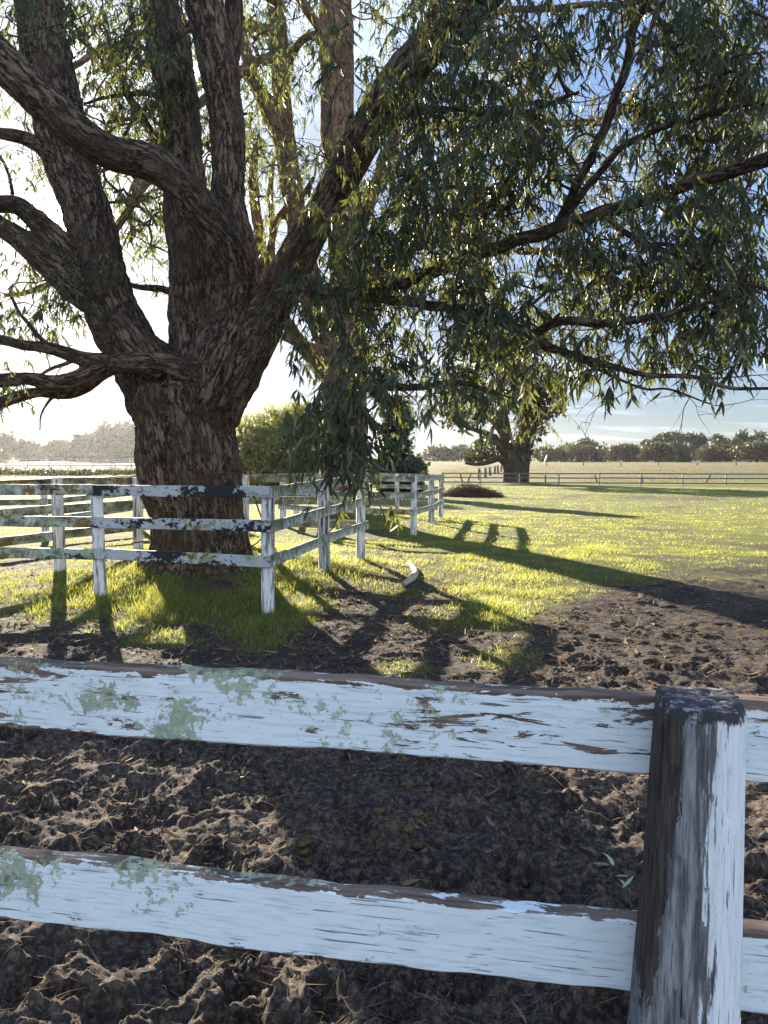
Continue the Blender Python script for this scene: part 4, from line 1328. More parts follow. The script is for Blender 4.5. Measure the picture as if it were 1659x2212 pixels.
# boughs that carry the outer foliage
extra = []
for (pts) in [[(420,300,15,10),(300,420,14.6,9),(200,560,14.2,7),(100,620,13.8,6),(0,640,13.5,4)], [(590,120,18,12),(450,200,16.5,10),(330,330,15.5,8),(280,430,15,6),(285,520,15,4)],
              [(590,60,18,12),(400,60,16,9),(230,110,14.5,7),(60,160,13.5,5)], [(600,0,18,12),(420,-120,16,9),(200,-160,14,6)],
              [(1080,240,17.5,9),(1200,260,16.5,8),(1400,240,16,6),(1600,200,15.5,4)], [(1120,540,16,8),(1300,560,15.5,6),(1480,600,15,5),(1600,560,15,3)],
              [(930,40,21,8),(1150,20,19,7),(1400,0,17,5)]]:
    P, R = limb_path(pts, 8)
    P = P + np.stack([perlin(P[:, 0] * 1.2 + k, P[:, 2] * 1.2, P[:, 1] * 1.2) for k in (0, 5, 9)], -1) * 0.12
    V, Q, T, b = tube(P, R, 8); mb = MB(); mb.add(V, Q, T, bark=b); mb.obj('branch', M['bark_red'], t2)
    extra.append((P, R))
nodes = np.vstack([nodes, add_skeleton(extra)])
connect(ancB, nodes, tw, rB, 0.005, 0.05)
bare_twigs(t2paths[1:] + extra, tw, rB, 1.6, 0.5, 1.8)
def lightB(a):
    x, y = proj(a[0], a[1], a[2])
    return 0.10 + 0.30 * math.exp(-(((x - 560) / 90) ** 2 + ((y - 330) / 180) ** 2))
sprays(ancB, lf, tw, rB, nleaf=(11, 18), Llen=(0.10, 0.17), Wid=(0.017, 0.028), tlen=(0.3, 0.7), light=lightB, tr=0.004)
lf.obj('crown', M['leaf2'], t2)
tw.obj('twigs', M['twig'], t2)

# ---------------- generic clump trees for the distance
def clump_crown(mb, centers, radii, n, size, rr, squash=1.0, hang=0.0, shell=0.55, light_top=0.3):
    """leaf clumps spread through lumpy ellipsoids"""
    w = np.array([r[0] * r[1] * r[2] for r in radii]) ** 0.67
    ks = rr.choice(len(centers), n, p=w / w.sum())
    C = np.array(centers)[ks]; R = np.array(radii)[ks]
    d = unit(rr.normal(0, 1, (n, 3)))
    rad = rr.uniform(shell ** 3, 1, n) ** (1 / 3)
    lump = 1 + 0.30 * fbm(C[:, 0] + d[:, 0] * 1.9, C[:, 1] + d[:, 1] * 1.9, C[:, 2] + d[:, 2] * 1.9, o=3)
    P = C + d * R * (rad * lump)[:, None]
    dirn = unit(rr.normal(0, 1, (n, 3)) + np.array([0, 0, -hang]))
    sd = unit(np.cross(dirn, rr.normal(0, 1, (n, 3))))
    L = size * rr.uniform(0.5, 1.5, n)
    ti = np.clip(rr.beta(1.5, 2.5, n) + light_top * np.maximum(d[:, 2], 0) * rr.random(n) + 0.4 * fbm(P[:, 0] * .5, P[:, 1] * .5, P[:, 2] * .5, o=2), 0, 1.3)
    V, Q, T, t = lance(P, dirn, sd, L, L * rr.uniform(0.35, 0.7, n), rr.normal(0, .2, (n, 3)), ti)
    mb.add(V, Q, T, tint=t)

def stems(mb, base, tips, r0, rr, sides=7):
    for tip in tips:
        mid = base * 0.45 + tip * 0.55 + np.array([rr.normal(0, .06), rr.normal(0, .06), -0.04]) * np.linalg.norm(tip - base)
        b = base + rr.normal(0, 0.2 * r0, 3) * np.array([1, 1, 0])
        P = catmull(np.array([b - np.array([0, 0, 0.3]), b * 0.75 + mid * 0.25 + rr.normal(0, 0.02, 3) * np.linalg.norm(tip - base), mid, tip]), 5)
        V, Q, T, k = tube(P, np.linspace(r0, r0 * 0.25, len(P)) * (1 + 0.08 * perlin(np.arange(len(P)) * .7, np.arange(len(P)) * 0 + r0)), sides)
        mb.add(V, Q, T, bark=k)

# third tree beside the far fence
def third_tree():
    rr = np.random.default_rng(5)
    Y = 70.0
    def c(px, py, y=Y): return at(px, py, y)
    x, y = gxy(1110, Y)
    root = empty('gum_tree', (x, y, float(ground_z(x, y))))
    tag(root, 'spreading tree with thick short trunk standing at the far fence behind the brush heap', 'tree')
    mb = MB()
    base = c(1105, 1042)
    sp = lambda pts: mb.add(*[v for v in (lambda P, R: tube(P, R, 9)[:3])(*limb_path(pts, 5))], bark=tube(*limb_path(pts, 5), 9)[3])
    sp([(1107,1056,70,27),(1107,1040,70,23),(1106,1010,70,20),(1100,980,70,20),(1092,940,70,14),(1085,880,70,10),(1075,800,70,6)])
    sp([(1115,1030,70,20),(1122,985,70,15),(1130,940,70,11),(1138,880,70,8),(1150,800,70,5)])
    sp([(1130,1045,70.5,13),(1133,1000,70.5,12),(1145,950,70.5,10),(1155,900,70.5,8),(1165,830,70.5,4)])
    sp([(1100,1000,70,14),(1078,990,69.5,8),(1055,998,69,6),(1030,1003,68.5,4),(1005,1000,68,3)])
    sp([(1100,985,70,13),(1080,960,69.5,9),(1060,940,69,7),(1030,930,68.5,5),(995,915,68,4),(960,890,68,2)])
    sp([(1095,950,70,10),(1060,900,70,7),(1020,870,70,5),(985,820,70,3)])
    mb.obj('trunk', M['bark_far'], root)
    cm = MB()
    blobs = [(1060,960,38,26),(1030,985,35,14),(1000,900,48,28),(960,880,30,18),(1060,870,50,38),(1110,840,60,40),(1150,900,40,55),(1125,960,24,40),(1160,820,60,45),(1080,770,70,40),(1000,820,60,35),(1190,860,40,40),(1140,730,60,40),(1040,720,60,40)]
    cs = [c(a, b, Y + rr.uniform(-3, 3)) for a, b, _, _ in blobs]
    rs = [np.array([pxr(w, Y), pxr(w, Y), pxr(h, Y)]) for _, _, w, h in blobs]
    clump_crown(cm, cs, rs, 9500, 0.36, rr, hang=1.6, shell=0.45)
    cm.obj('crown', M['leaf_far'], root)
third_tree()

def simple_tree(name, label, cat, px0, px1, ytop, ybase, Y, mat, rr, n=1600, size=None, dome=True, layers=3, trunk=True, group=None, gap=0.0, shell=0.5):
    x = ((px0 + px1) / 2 - CX) / F * Y; w = (px1 - px0) / F * Y
    g = float(ground_z(x, Y)); top = at(0, ytop, Y)[2]; h = top - g
    root = empty(name, (x, Y, g))
    tag(root, label, cat, group)
    cs, rs = [], []
    if dome:
        k = max(4, int(w / h * 5))
        for i in range(k):
            u = rr.uniform(-0.40, 0.40); zz = h * (0.80 - 1.1 * u * u - rr.uniform(0, 0.30))
            cs.append(np.array([x + u * w, Y + rr.uniform(-0.25, 0.25) * w, g + zz]))
            rs.append(np.array([w * rr.uniform(0.14, 0.26), w * 0.2, h * rr.uniform(0.12, 0.22)]))
        cs.append(np.array([x, Y, g + h * 0.55])); rs.append(np.array([w * 0.42, w * 0.35, h * 0.36]))
        if not gap:
            for i in range(7):
                cs.append(np.array([x + rr.uniform(-.46, .46) * w, Y - 0.1 * w, g + h * rr.uniform(.10, .28)])); rs.append(np.array([w * .17, w * .2, h * .2]))
    else:
        k = 10
        for i in range(k):
            zz = h * rr.uniform(0.38, 0.86); u = rr.uniform(-0.34, 0.34) * (1.15 - 0.6 * abs(zz / h - 0.55))
            cs.append(np.array([x + u * w, Y + rr.uniform(-0.3, 0.3) * w, g + zz])); rs.append(np.array([w * rr.uniform(.14, .25), w * .2, h * rr.uniform(.09, .15)]))
    cm = MB()
    clump_crown(cm, cs, rs, n, size or h * 0.085, rr, hang=0.3, shell=shell, light_top=0.8)
    if trunk:
        tb = MB()
        b = np.array([x, Y, g])
        stems(tb, b, [cs[i] for i in range(min(4, len(cs)))], max(0.03 * h, 0.05), rr, 6)
        tb.obj('trunk', M['bark_far'], root)
    cm.obj('crown', mat, root)
    return root

rT = np.random.default_rng(77)
# wattle bush and conifer
def bush():
    rr = np.random.default_rng(9); Y = 45.0
    x, y = gxy(605, Y); root = empty('bush', (x, y, float(ground_z(x, y))))
    tag(root, 'broad olive green bush between the two big gum trunks', 'bush')
    cm = MB()
    blobs = [(560,990,55,45),(620,980,60,50),(600,935,50,42),(645,930,48,42),(545,950,42,38),(670,1000,45,50),(600,1030,95,35),(690,960,40,45),(660,905,30,24),(510,1000,40,40),(705,1010,30,40)]
    cs = [at(a, b, Y + rr.uniform(-1.2, 1.2)) for a, b, _, _ in blobs]; rs = [np.array([pxr(w, Y), pxr(w, Y) * 0.8, pxr(h, Y)]) for _, _, w, h in blobs]
    clump_crown(cm, cs, rs, 10000, 0.25, rr, hang=-0.5, shell=0.25, light_top=0.7)
    # upright shoots that roughen the outline
    n = 3200; ks = rr.integers(0, len(cs), n)
    d = unit(rr.normal(0, 1, (n, 3)) + np.array([0, 0, 0.9])); P = np.array(cs)[ks] + d * np.array(rs)[ks] * rr.uniform(0.8, 1.3, (n, 1))
    dd = unit(d + np.array([0, 0, 0.8]) + rr.normal(0, .3, (n, 3)))
    V, Q, T, t = lance(P, dd, unit(np.cross(dd, rr.normal(0, 1, (n, 3)))), rr.uniform(.3, .6, n), rr.uniform(.04, .08, n), rr.normal(0, .2, (n, 3)), rr.uniform(0.4, 1.2, n))
    cm.add(V, Q, T, tint=t)
    cm.obj('foliage', M['leaf_bush'], root)
    tb = MB(); stems(tb, np.array([x, y, float(ground_z(x, y))]), cs[:8], 0.09, rr); tb.obj('stem', M['bark_far'], root)
bush()
def conifer():
    rr = np.random.default_rng(12); Y = 38.0
    x, y = gxy(856, Y); g = float(ground_z(x, y)); root = empty('conifer', (x, y, g))
    tag(root, 'dark dense rounded conifer behind the second tree guard', 'tree')
    cm = MB(); cs, rs = [], []
    top = at(0, 838, Y)[2]
    for i in range(26):
        f = rr.uniform(0.04, 0.9); w = 1.45 * math.sin(PI * min(1, 0.30 + 0.70 * f)) ** 0.7 * (1 - 0.2 * f)
        cs.append(np.array([x + rr.uniform(-.55, .55) * w, y + rr.uniform(-.6, .6) * w, g + f * (top - g)])); rs.append(np.array([.62 * w, .62 * w, .55]))
    clump_crown(cm, cs, rs, 16000, 0.16, rr, hang=-0.6, shell=0.4)
    cm.obj('crown', M['leaf_dark'], root)
    tb = MB(); stems(tb, np.array([x, y, g]), [np.array([x, y, g + 3.5])], 0.16, rr); tb.obj('trunk', M['bark_far'], root)
conifer()

ordn = ['first', 'second', 'third', 'fourth', 'fifth', 'sixth', 'seventh', 'eighth', 'ninth', 'tenth']
for i, (a, b, yt) in enumerate([(1168, 1225, 966), (1205, 1298, 957), (1312, 1388, 956), (1376, 1452, 950), (1430, 1492, 953), (1503, 1594, 955), (1582, 1690, 944), (1685, 1790, 950)]):
    lab = f'{ordn[i]} from the left of the dark domed trees along the right field edge'
    simple_tree('domed_tree', lab, 'tree', a, b, yt, 998, 350 + 10 * (i % 3), M['leaf_far'], rT, 2600, 1.15, True, group='dark domed trees beyond the dry field')
for i, (a, b, yt, n) in enumerate([(1228, 1300, 946, 1500), (1335, 1372, 962, 700), (1388, 1436, 938, 1300), (1418, 1482, 928, 1700), (1476, 1524, 918, 1500), (1512, 1572, 934, 1500), (1562, 1625, 928, 1700), (1612, 1690, 926, 1900), (1690, 1780, 930, 1600)]):
    lab = f'{ordn[i]} from the left of the taller open crowned trees rising behind the domed ones'
    simple_tree('tall_gum', lab, 'tree', a, b, yt, 996, 420 + 12 * (i % 2), M['leaf_far'], rT, n, 1.25, False, group='tall pale trees behind the domed trees', shell=0.2)
for i, (a, b, yt) in enumerate([(-60, 62, 930), (52, 96, 957), (98, 165, 945), (150, 218, 930), (198, 262, 906), (244, 305, 901), (290, 360, 915)]):
    lab = f'{ordn[i]} from the left of the hazy grey trees in the sun beyond the left yard'
    simple_tree('hazy_gum', lab, 'tree', a, b, yt, 992, 385 + 10 * (i % 3), M['leaf_far'], rT, 5200, 1.5, True, shell=0.35, group='hazy trees along the left horizon')
simple_tree('shrub', 'low rounded shrub at the foot of the left hazy trees', 'shrub', 192, 248, 975, 993, 330, M['leaf_far'], rT, 900, 0.9, True)
for i, (a, b, yt) in enumerate([(905, 985, 962), (970, 1040, 958), (1150, 1200, 962)]):
    simple_tree('hazy_gum', ['faint far tree seen just right of the dark conifer', 'faint far tree seen left of the third tree trunk', 'faint far tree just right of the third tree trunk'][i], 'tree', a, b, yt, 996, 400, M['leaf_far'], rT, 1500, 1.3, True)
#PART4
# ------------------------------------------------------------------ low hedge strip, dry tufts, brush
def hedge():
    rr = np.random.default_rng(31)
    cs, rs = [], []
    for px in range(-160, 330, 9):
        Y = 102 + rr.uniform(-4, 4); x = (px - CX) / F * Y
        cs.append(np.array([x, Y, float(ground_z(x, Y)) + rr.uniform(0.15, 0.35)])); rs.append(np.array([.7, 1.6, rr.uniform(.3, .55)]))
    cm = MB(); clump_crown(cm, cs, rs, 9000, 0.26, rr, shell=0.3)
    o = cm.obj('undergrowth', M['leaf_far'])
    tag(o, 'low dark green strip of weeds crossing the field on the left', 'weeds', kind='stuff')
    # dry grass tufts
    mb = MB()
    n = 26000
    px = rr.uniform(-150, 330, n); Y = rr.choice([1, 0], n, p=[.55, .45]) * rr.uniform(46, 68, n)
    Y = np.where(Y == 0, rr.uniform(78, 190, n), Y)
    X = (px - CX) / F * Y
    cl = fbm(X * .35, Y * .22, o=3)
    k = cl + rr.normal(0, .12, n) > 0.02
    X, Y, cl = X[k], Y[k], cl[k]; n = len(X)
    a = rr.uniform(0, 2 * PI, n)
    d = unit(np.stack([np.cos(a) * .4, np.sin(a) * .4, np.ones(n)], -1))
    sd = unit(np.stack([-np.sin(a), np.cos(a), np.zeros(n)], -1))
    L = rr.uniform(.15, .55, n) * (0.6 + 1.0 * np.clip(cl, 0, 1))
    V, Q, T, t = strips(np.stack([X, Y, ground_z(X, Y) - .02], -1), d, sd, L, rr.uniform(.03, .07, n) * Y / 60, np.stack([np.cos(a) * .3, np.sin(a) * .3, -.2 * np.ones(n)], -1), rr.uniform(0, 1.5, n), 2)
    mb.add(V, Q, T, tint=t)
    # the pale field right of the far fence
    n = 30000
    px = rr.uniform(950, 1720, n); Y = np.exp(rr.uniform(math.log(70), math.log(210), n))
    X = (px - CX) / F * Y; a = rr.uniform(0, 2 * PI, n)
    k = fbm(X * .12, Y * .08, o=3) + rr.normal(0, .15, n) > 0.05
    X, Y, a = X[k], Y[k], a[k]; n = len(X)
    d = unit(np.stack([np.cos(a) * .5, np.sin(a) * .5, np.ones(n)], -1)); sd = unit(np.stack([-np.sin(a), np.cos(a), np.zeros(n)], -1))
    V, Q, T, t = strips(np.stack([X, Y, ground_z(X, Y) - .02], -1), d, sd, rr.uniform(.06, .2, n), rr.uniform(.04, .09, n) * Y / 70, np.stack([np.cos(a) * .3, np.sin(a) * .3, -.2 * np.ones(n)], -1), rr.uniform(0, 1.5, n), 2)
    mb.add(V, Q, T, tint=t)
    o = mb.obj('dry_grass', M['drygrass'])
    tag(o, 'pale dry grass standing in the far fields', 'dry grass', kind='stuff')
hedge()

def woodland():
    rr = np.random.default_rng(41)
    cs, rs = [], []
    for px in range(1150, 1840, 5):
        Y = 455 + rr.uniform(-12, 25); x = (px - CX) / F * Y; h = rr.uniform(4.5, 9.0)
        cs.append(np.array([x, Y, float(ground_z(x, Y)) + h * 0.55])); rs.append(np.array([4.0, 4, h * 0.62]))
    for px in range(-140, 400, 6):
        Y = 430 + rr.uniform(-12, 25); x = (px - CX) / F * Y; h = rr.uniform(3.0, 7.0)
        cs.append(np.array([x, Y, float(ground_z(x, Y)) + h * 0.55])); rs.append(np.array([3.0, 4, h * 0.62]))
    cm = MB(); clump_crown(cm, cs, rs, 22000, 1.2, rr, shell=0.2)
    o = cm.obj('woodland', M['leaf_far'])
    tag(o, 'continuous low dark scrub filling in behind the far tree rows', 'woodland', kind='stuff')
woodland()

def brush_heap():
    rr = np.random.default_rng(17)
    Y = 39.5; x, y = gxy(1018, Y); g = float(ground_z(x, y))
    root = tag(None or empty('brush_heap', (x, y, g)), 'low heap of tangled grey brown brushwood on the grass before the far fence', 'brush heap')
    mb = MB()
    for i in range(620):
        a = rr.uniform(0, 2 * PI); r = rr.uniform(0, 1) ** 0.6
        cx, cy = x + math.cos(a) * r * 1.55, y + math.sin(a) * r * 0.9
        zt = g + 0.62 * (1 - r * r) * rr.uniform(0.1, 1.0)
        d = unit(np.array([rr.normal(0, 1), rr.normal(0, 1), rr.normal(0.15, .35)]))
        L = rr.uniform(.3, .9)
        P = np.array([[cx, cy, zt] - d * L / 2, [cx, cy, zt] + rr.normal(0, .06, 3), [cx, cy, zt] + d * L / 2])
        P[:, 2] = np.maximum(P[:, 2], g - 0.02)
        V, Q, T, b = tube(catmull(P, 3), np.linspace(.014, .005, 7), 4, cap=False)
        mb.add(V, Q, T, bark=b)
    mb.obj('brushwood', M['twig'], root)
    lf = MB()
    n = 5000; a = rr.uniform(0, 2 * PI, n); r = rr.uniform(0, 1, n) ** .55
    P = np.stack([x + np.cos(a) * r * 1.6, y + np.sin(a) * r * .95, g + .55 * (1 - r * r) * rr.uniform(0, 1, n)], -1)
    d = unit(rr.normal(0, 1, (n, 3))); V, Q, T, t = lance(P, d, unit(np.cross(d, rr.normal(0, 1, (n, 3)))), rr.uniform(.08, .2, n), rr.uniform(.02, .04, n), rr.normal(0, .2, (n, 3)), rr.uniform(0, .6, n))
    lf.add(V, Q, T, tint=t); lf.obj('dead_leaves', M['litter'], root)
brush_heap()

def droppings(px, py, label, n, spread):
    rr = np.random.default_rng(int(px))
    p = gp(px, py); z0 = float(sheet_z(np.array([p[0]]), np.array([p[1]]))[0])
    root = empty('horse_droppings', (p[0], p[1], z0))
    tag(root, label, 'horse droppings', 'heaps of horse droppings on the sand')
    th = np.linspace(0, PI, 8); ph = np.arange(12) * 2 * PI / 12
    for i in range(n):
        a = rr.uniform(0, 2 * PI); r = spread * rr.uniform(0, 1) ** .7
        s = rr.uniform(.013, .022)
        cx, cy = p[0] + math.cos(a) * r, p[1] + math.sin(a) * r * .8
        c = np.array([cx, cy, float(sheet_z(np.array([cx]), np.array([cy]))[0]) + s * .15 + 0.022 * max(0, 1 - 2 * r / spread) * rr.random()])
        d = np.stack([np.outer(np.sin(th), np.cos(ph)), np.outer(np.sin(th), np.sin(ph)), np.outer(np.cos(th), np.ones(12))], -1).reshape(-1, 3)
        V = c + d * s * np.array([1.25, 1.05, .7]) * (1 + .42 * fbm(d[:, 0] * 2.4 + i, d[:, 1] * 2.4, d[:, 2] * 2.4, o=4, gain=0.6))[:, None]
        k = np.arange(7)[:, None] * 12; j = np.arange(12)[None]; j2 = (j + 1) % 12
        mb = MB(); mb.add(V, np.stack([k + j, k + 12 + j, k + 12 + j2, k + j2], -1).reshape(-1, 4))
        mb.obj('dropping', M['dung'], root)
droppings(852, 1790, 'largest scatter of brown horse droppings on the dark sand between the rails', 24, .16)
droppings(893, 1702, 'small brown horse droppings just under the upper rail', 5, .05)
droppings(768, 1908, 'brown horse droppings resting against the lower rail', 12, .06)
droppings(655, 1842, 'pair of crumbled droppings left of the largest scatter', 4, .06)
droppings(905, 1772, 'loose droppings right beside the largest scatter', 4, .04)

def fallen_branch():
    mb = MB()
    pts = [gp(872, 1268), gp(893, 1252), gp(897, 1238), gp(884, 1222)]
    P = np.array([[p[0], p[1], float(sheet_z(np.array([p[0]]), np.array([p[1]]))[0]) + .05] for p in pts])
    P[:, 2] -= .015
    P = catmull(P, 6); R = np.interp(np.linspace(0, 1, len(P)), [0, .5, 1], [.035, .045, .03])
    V, Q, T, b = tube(P, R, 10); V = V + .008 * fbm(V[:, 0] * 12, V[:, 1] * 12, V[:, 2] * 12, o=2)[:, None]
    mb.add(V, Q, T)
    o = mb.obj('fallen_branch', M['log'])
    tag(o, 'short curved pale branch lying on the grass right of the tree guard', 'branch')
    mb = MB()
    p0, p1 = at(425, 1232, 8.4), at(495, 1205, 8.9)
    for (a, b, r) in [((1432, 1340), (1445, 1420), .0)]:
        pass
    # thin sticks against the trunk
    for i, (a, m, b) in enumerate([((505, 1195, 9.25), (545, 1180, 9.2), (578, 1152, 9.15)), ((545, 1040, 9.3), (558, 1100, 9.25), (600, 1200, 8.9)), ((285, 1173, 11.2), (310, 1170, 10.9), (328, 1168, 10.6))]):
        P = catmull(np.array([at(*a), at(*m), at(*b)]), 5)
        mb = MB(); V, Q, T, bk = tube(P, np.linspace(.012, .006, len(P)), 6); mb.add(V, Q, T, bark=bk)
        o = mb.obj('stick', M['twig'])
        tag(o, ['thin bare stick lying against the right foot of the huge trunk', 'thin crooked stick leaning beside the guard corner post', 'dark stick lying at the foot of the back left guard post'][i], 'stick')
fallen_branch()

def ground_sprig():
    rr = np.random.default_rng(3)
    p = gp(1330, 1925); z = float(sheet_z(np.array([p[0]]), np.array([p[1]]))[0])
    root = empty('leafy_sprig', (p[0], p[1], z))
    tag(root, 'fallen sprig of pale gum leaves on the dark sand left of the hewn post', 'sprig')
    q = [np.array([*gp(a, b)[:2], 0]) for a, b in ((1352, 1985), (1335, 1930), (1320, 1890), (1295, 1870))]
    for v in q: v[2] = float(sheet_z(np.array([v[0]]), np.array([v[1]]))[0]) + .02
    P = catmull(np.array(q), 5); mb = MB(); V, Q, T, b = tube(P, np.linspace(.003, .0015, len(P)), 5); mb.add(V, Q, T, bark=b); mb.obj('stem', M['twig'], root)
    B, D = [], []
    for f, ax, ay, az in [(.95, -1, .3, .5), (.7, -.9, -.2, .4), (.6, .2, .7, .9), (.45, -.6, -.8, .5), (.35, .1, -.9, .6), (.2, .8, .2, .5)]:
        B.append(P[int(f * (len(P) - 1))]); D.append(unit(np.array([ax, ay, az])))
    n = len(B); B = np.array(B); D = np.array(D); S = unit(np.cross(D, np.array([0.2, 1, 0.3])))
    lf = MB(); V, Q, T, t = lance(B, D, S, np.full(n, .075), np.full(n, .017), rr.normal(0, .3, (n, 3)), np.full(n, .9)); lf.add(V, Q, T, tint=t)
    m = leaf_mat('pale_gum_leaf', (0.2, 0.25, 0.16), (0.32, 0.38, 0.26), (0.4, 0.4, 0.2), (0.3, 0.4, 0.15), 0.2)
    lf.obj('leaves', m, root)
ground_sprig()

# hills on the horizon
def hills():
    th = np.linspace(-0.9, 0.9, 160); r = [1250, 1330, 1420]
    hts = [np.zeros(160) - 3, 10 + 9 * fbm(th * 5, th * 0 + 1.5, o=4) , np.zeros(160) - 3]
    V = np.concatenate([np.stack([rr_ * np.sin(th), rr_ * np.cos(th), h_], -1) for rr_, h_ in zip(r, hts)])
    n = 160; Q = []
    for k in range(2):
        j = np.arange(n - 1)
        Q.append(np.stack([k*n + j, k*n + j + 1, (k+1)*n + j + 1, (k+1)*n + j], -1))
    o = link('hills', build_mesh('hills', V, np.concatenate(Q)), simple_mat('wooded_hills', (0.04, 0.05, 0.03), (0.08, 0.085, 0.045), 0.02))
    tag(o, kind='structure')
hills()

# ------------------------------------------------------------------ air
HAZE = True
if HAZE:
    S = 1480
    V = np.array([[-S, -S, -3], [S, -S, -3], [S, S, -3], [-S, S, -3], [-S, -S, 46], [S, -S, 46], [S, S, 46], [-S, S, 46]], float)
    Q = np.array([[0, 3, 2, 1], [4, 5, 6, 7], [0, 1, 5, 4], [1, 2, 6, 5], [2, 3, 7, 6], [3, 0, 4, 7]])
    t = NT('morning_haze')
    v = t.n('ShaderNodeVolumePrincipled')
    v.inputs['Color'].default_value = (0.93, 0.95, 1.0, 1)
    v.inputs['Density'].default_value = 0.00006
    v.inputs['Anisotropy'].default_value = 0.7
    t.l(v.outputs[0], t.out.inputs['Volume'])
    o = link('haze', build_mesh('haze', V, Q, None, None, False), t.m)
    tag(o, kind='stuff')

# ------------------------------------------------------------------ sky and sun
elev = math.asin(SUN[2]); azim = math.atan2(SUN[0], SUN[1])
w = bpy.data.worlds.new('World'); scene.world = w; w.use_nodes = True
nt = w.node_tree; nt.nodes.clear()
out = nt.nodes.new('ShaderNodeOutputWorld'); bg = nt.nodes.new('ShaderNodeBackground')
sky = nt.nodes.new('ShaderNodeTexSky'); sky.sky_type = 'NISHITA'; sky.sun_disc = False
sky.sun_elevation = elev; sky.sun_rotation = azim
sky.altitude = 20; sky.air_density = 1.0; sky.dust_density = 1.2; sky.ozone_density = 1.2
SKY_STRENGTH = 0.15
tc = nt.nodes.new('ShaderNodeTexCoord')
sep = nt.nodes.new('ShaderNodeSeparateXYZ'); nt.links.new(tc.outputs['Generated'], sep.inputs[0])
def wm(op, a, b=0.0, clamp=False):
    n = nt.nodes.new('ShaderNodeMath'); n.operation = op; n.use_clamp = clamp
    for k, v in enumerate((a, b)):
        if isinstance(v, (int, float)): n.inputs[k].default_value = v
        else: nt.links.new(v, n.inputs[k])
    return n.outputs[0]
den = wm('ADD', wm('MAXIMUM', sep.outputs[2], 0.0), 0.10)
cb = nt.nodes.new('ShaderNodeCombineXYZ')
nt.links.new(wm('DIVIDE', sep.outputs[0], den), cb.inputs[0]); nt.links.new(wm('DIVIDE', sep.outputs[1], den), cb.inputs[1])
mp = nt.nodes.new('ShaderNodeMapping'); mp.inputs['Rotation'].default_value = (0, 0, 0.35); mp.inputs['Scale'].default_value = (0.55, 1.5, 1)
mp.inputs['Location'].default_value = (2.3, 0.7, 0)
nt.links.new(cb.outputs[0], mp.inputs[0])
nz = nt.nodes.new('ShaderNodeTexNoise'); nz.inputs['Scale'].default_value = 1.1; nz.inputs['Detail'].default_value = 8; nz.inputs['Roughness'].default_value = 0.58; nz.inputs['Distortion'].default_value = 0.35
nt.links.new(mp.outputs[0], nz.inputs['Vector'])
mr = nt.nodes.new('ShaderNodeMapRange'); mr.interpolation_type = 'SMOOTHSTEP'
mr.inputs[1].default_value = 0.49; mr.inputs[2].default_value = 0.74; mr.inputs[4].default_value = 0.85
nt.links.new(nz.outputs[0], mr.inputs[0])
# clouds: brighter towards the sun and in the added bank behind the camera
dt = nt.nodes.new('ShaderNodeVectorMath'); dt.operation = 'DOT_PRODUCT'; dt.inputs[1].default_value = [float(v) for v in SUN]
nrm_ = nt.nodes.new('ShaderNodeVectorMath'); nrm_.operation = 'NORMALIZE'; nt.links.new(tc.outputs['Generated'], nrm_.inputs[0])
nt.links.new(nrm_.outputs[0], dt.inputs[0])
cosd = wm('MAXIMUM', dt.outputs['Value'], 0.0)
# thin high cloud and a softly compressed clear sky
sp_ = nt.nodes.new('ShaderNodeSeparateColor'); nt.links.new(sky.outputs[0], sp_.inputs[0])
lum = wm('ADD', wm('ADD', wm('MULTIPLY', sp_.outputs[0], 0.25), wm('MULTIPLY', sp_.outputs[1], 0.6)), wm('MULTIPLY', sp_.outputs[2], 0.15))
tdes = wm('DIVIDE', lum, wm('ADD', lum, 14.0))
k_ = wm('DIVIDE', 1.0, wm('ADD', 1.0, wm('MULTIPLY', lum, 1.2)))
front = wm('MULTIPLY', k_, 1.0)
c2 = nt.nodes.new('ShaderNodeCombineColor')
for k in range(3):
    ch = wm('ADD', wm('MULTIPLY', sp_.outputs[k], wm('SUBTRACT', 1.0, tdes)), wm('MULTIPLY', lum, tdes))
    nt.links.new(wm('MULTIPLY', wm('MULTIPLY', ch, front), (0.70, 0.94, 1.36)[k]), c2.inputs[k])
back = wm('MULTIPLY', wm('ADD', wm('MULTIPLY', dt.outputs['Value'], -1.0), 0.25), 1.6, True)  # added bright cloud bank, unseen behind the camera, to light the shaded boards
cl = nt.nodes.new('ShaderNodeMix'); cl.data_type = 'RGBA'
nt.links.new(wm('MAXIMUM', mr.outputs[0], wm('MULTIPLY', back, 0.65)), cl.inputs[0]); nt.links.new(c2.outputs[0], cl.inputs[6])
cc = nt.nodes.new('ShaderNodeCombineColor')
br = wm('ADD', wm('ADD', wm('MULTIPLY', wm('POWER', cosd, 3.0), 0.8), wm('MULTIPLY', back, 1.2)), 1.15)
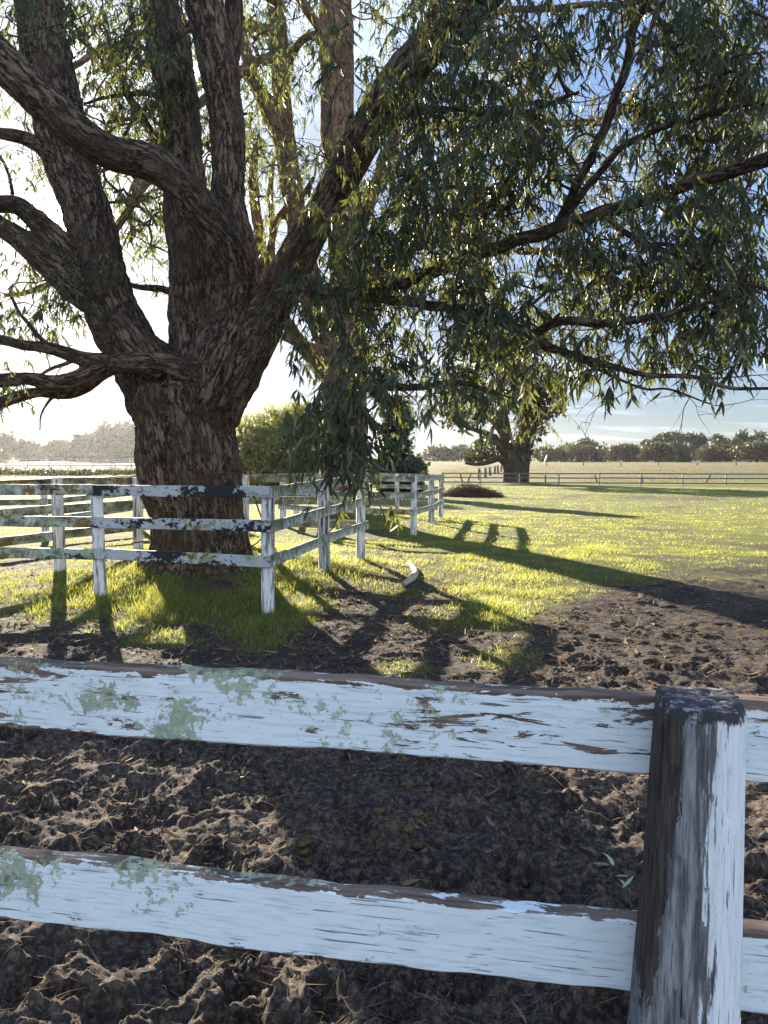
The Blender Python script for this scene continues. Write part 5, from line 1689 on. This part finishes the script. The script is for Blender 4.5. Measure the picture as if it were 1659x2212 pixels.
for k, f in enumerate((0.86, 1.0, 1.17)):
    nt.links.new(wm('MULTIPLY', br, f), cc.inputs[k])
nt.links.new(cc.outputs[0], cl.inputs[7])
ad = nt.nodes.new('ShaderNodeMix'); ad.data_type = 'RGBA'; ad.blend_type = 'ADD'; ad.inputs[0].default_value = 1.0
gc = nt.nodes.new('ShaderNodeCombineColor')
glow = wm('ADD', wm('MULTIPLY', wm('POWER', cosd, 40.0), 1.2), wm('MULTIPLY', wm('POWER', cosd, 3000.0), 40.0))
for k, f in enumerate((1.0, 0.95, 0.85)):
    nt.links.new(wm('MULTIPLY', glow, f), gc.inputs[k])
nt.links.new(cl.outputs[2], ad.inputs[6]); nt.links.new(gc.outputs[0], ad.inputs[7])
nt.links.new(ad.outputs[2], bg.inputs[0])
bg.inputs[1].default_value = SKY_STRENGTH
nt.links.new(bg.outputs[0], out.inputs['Surface'])

sun = bpy.data.lights.new('sun', 'SUN'); sun.energy = 5.0; sun.angle = math.radians(0.53); sun.color = (1.0, 0.88, 0.70)
so = bpy.data.objects.new('sun', sun); COL.objects.link(so)
so.rotation_euler = Vector(-SUN).to_track_quat('-Z', 'Y').to_euler()
so.location = [float(v) for v in SUN * 40]

# ------------------------------------------------------------------ camera and render
cam = bpy.data.cameras.new('camera'); co = bpy.data.objects.new('camera', cam); COL.objects.link(co)
cam.sensor_fit = 'VERTICAL'; cam.sensor_height = 36.0; cam.lens = 36.0 * F / 2212.0
cam.clip_start = 0.05; cam.clip_end = 6000
co.location = (0, 0, H); co.rotation_euler = (PI / 2 - PITCH, 0, 0)
scene.camera = co
vs = scene.view_settings
vs.view_transform = 'Standard'; vs.look = 'None'; vs.gamma = 1; vs.use_curve_mapping = False
vs.exposure = 2.45
cy = scene.cycles
cy.use_denoising = True
cy.max_bounces = 8; cy.diffuse_bounces = 3; cy.glossy_bounces = 2; cy.transmission_bounces = 4; cy.volume_bounces = 0; cy.transparent_max_bounces = 8
cy.sample_clamp_indirect = 6.0
cy.volume_step_rate = 1.0
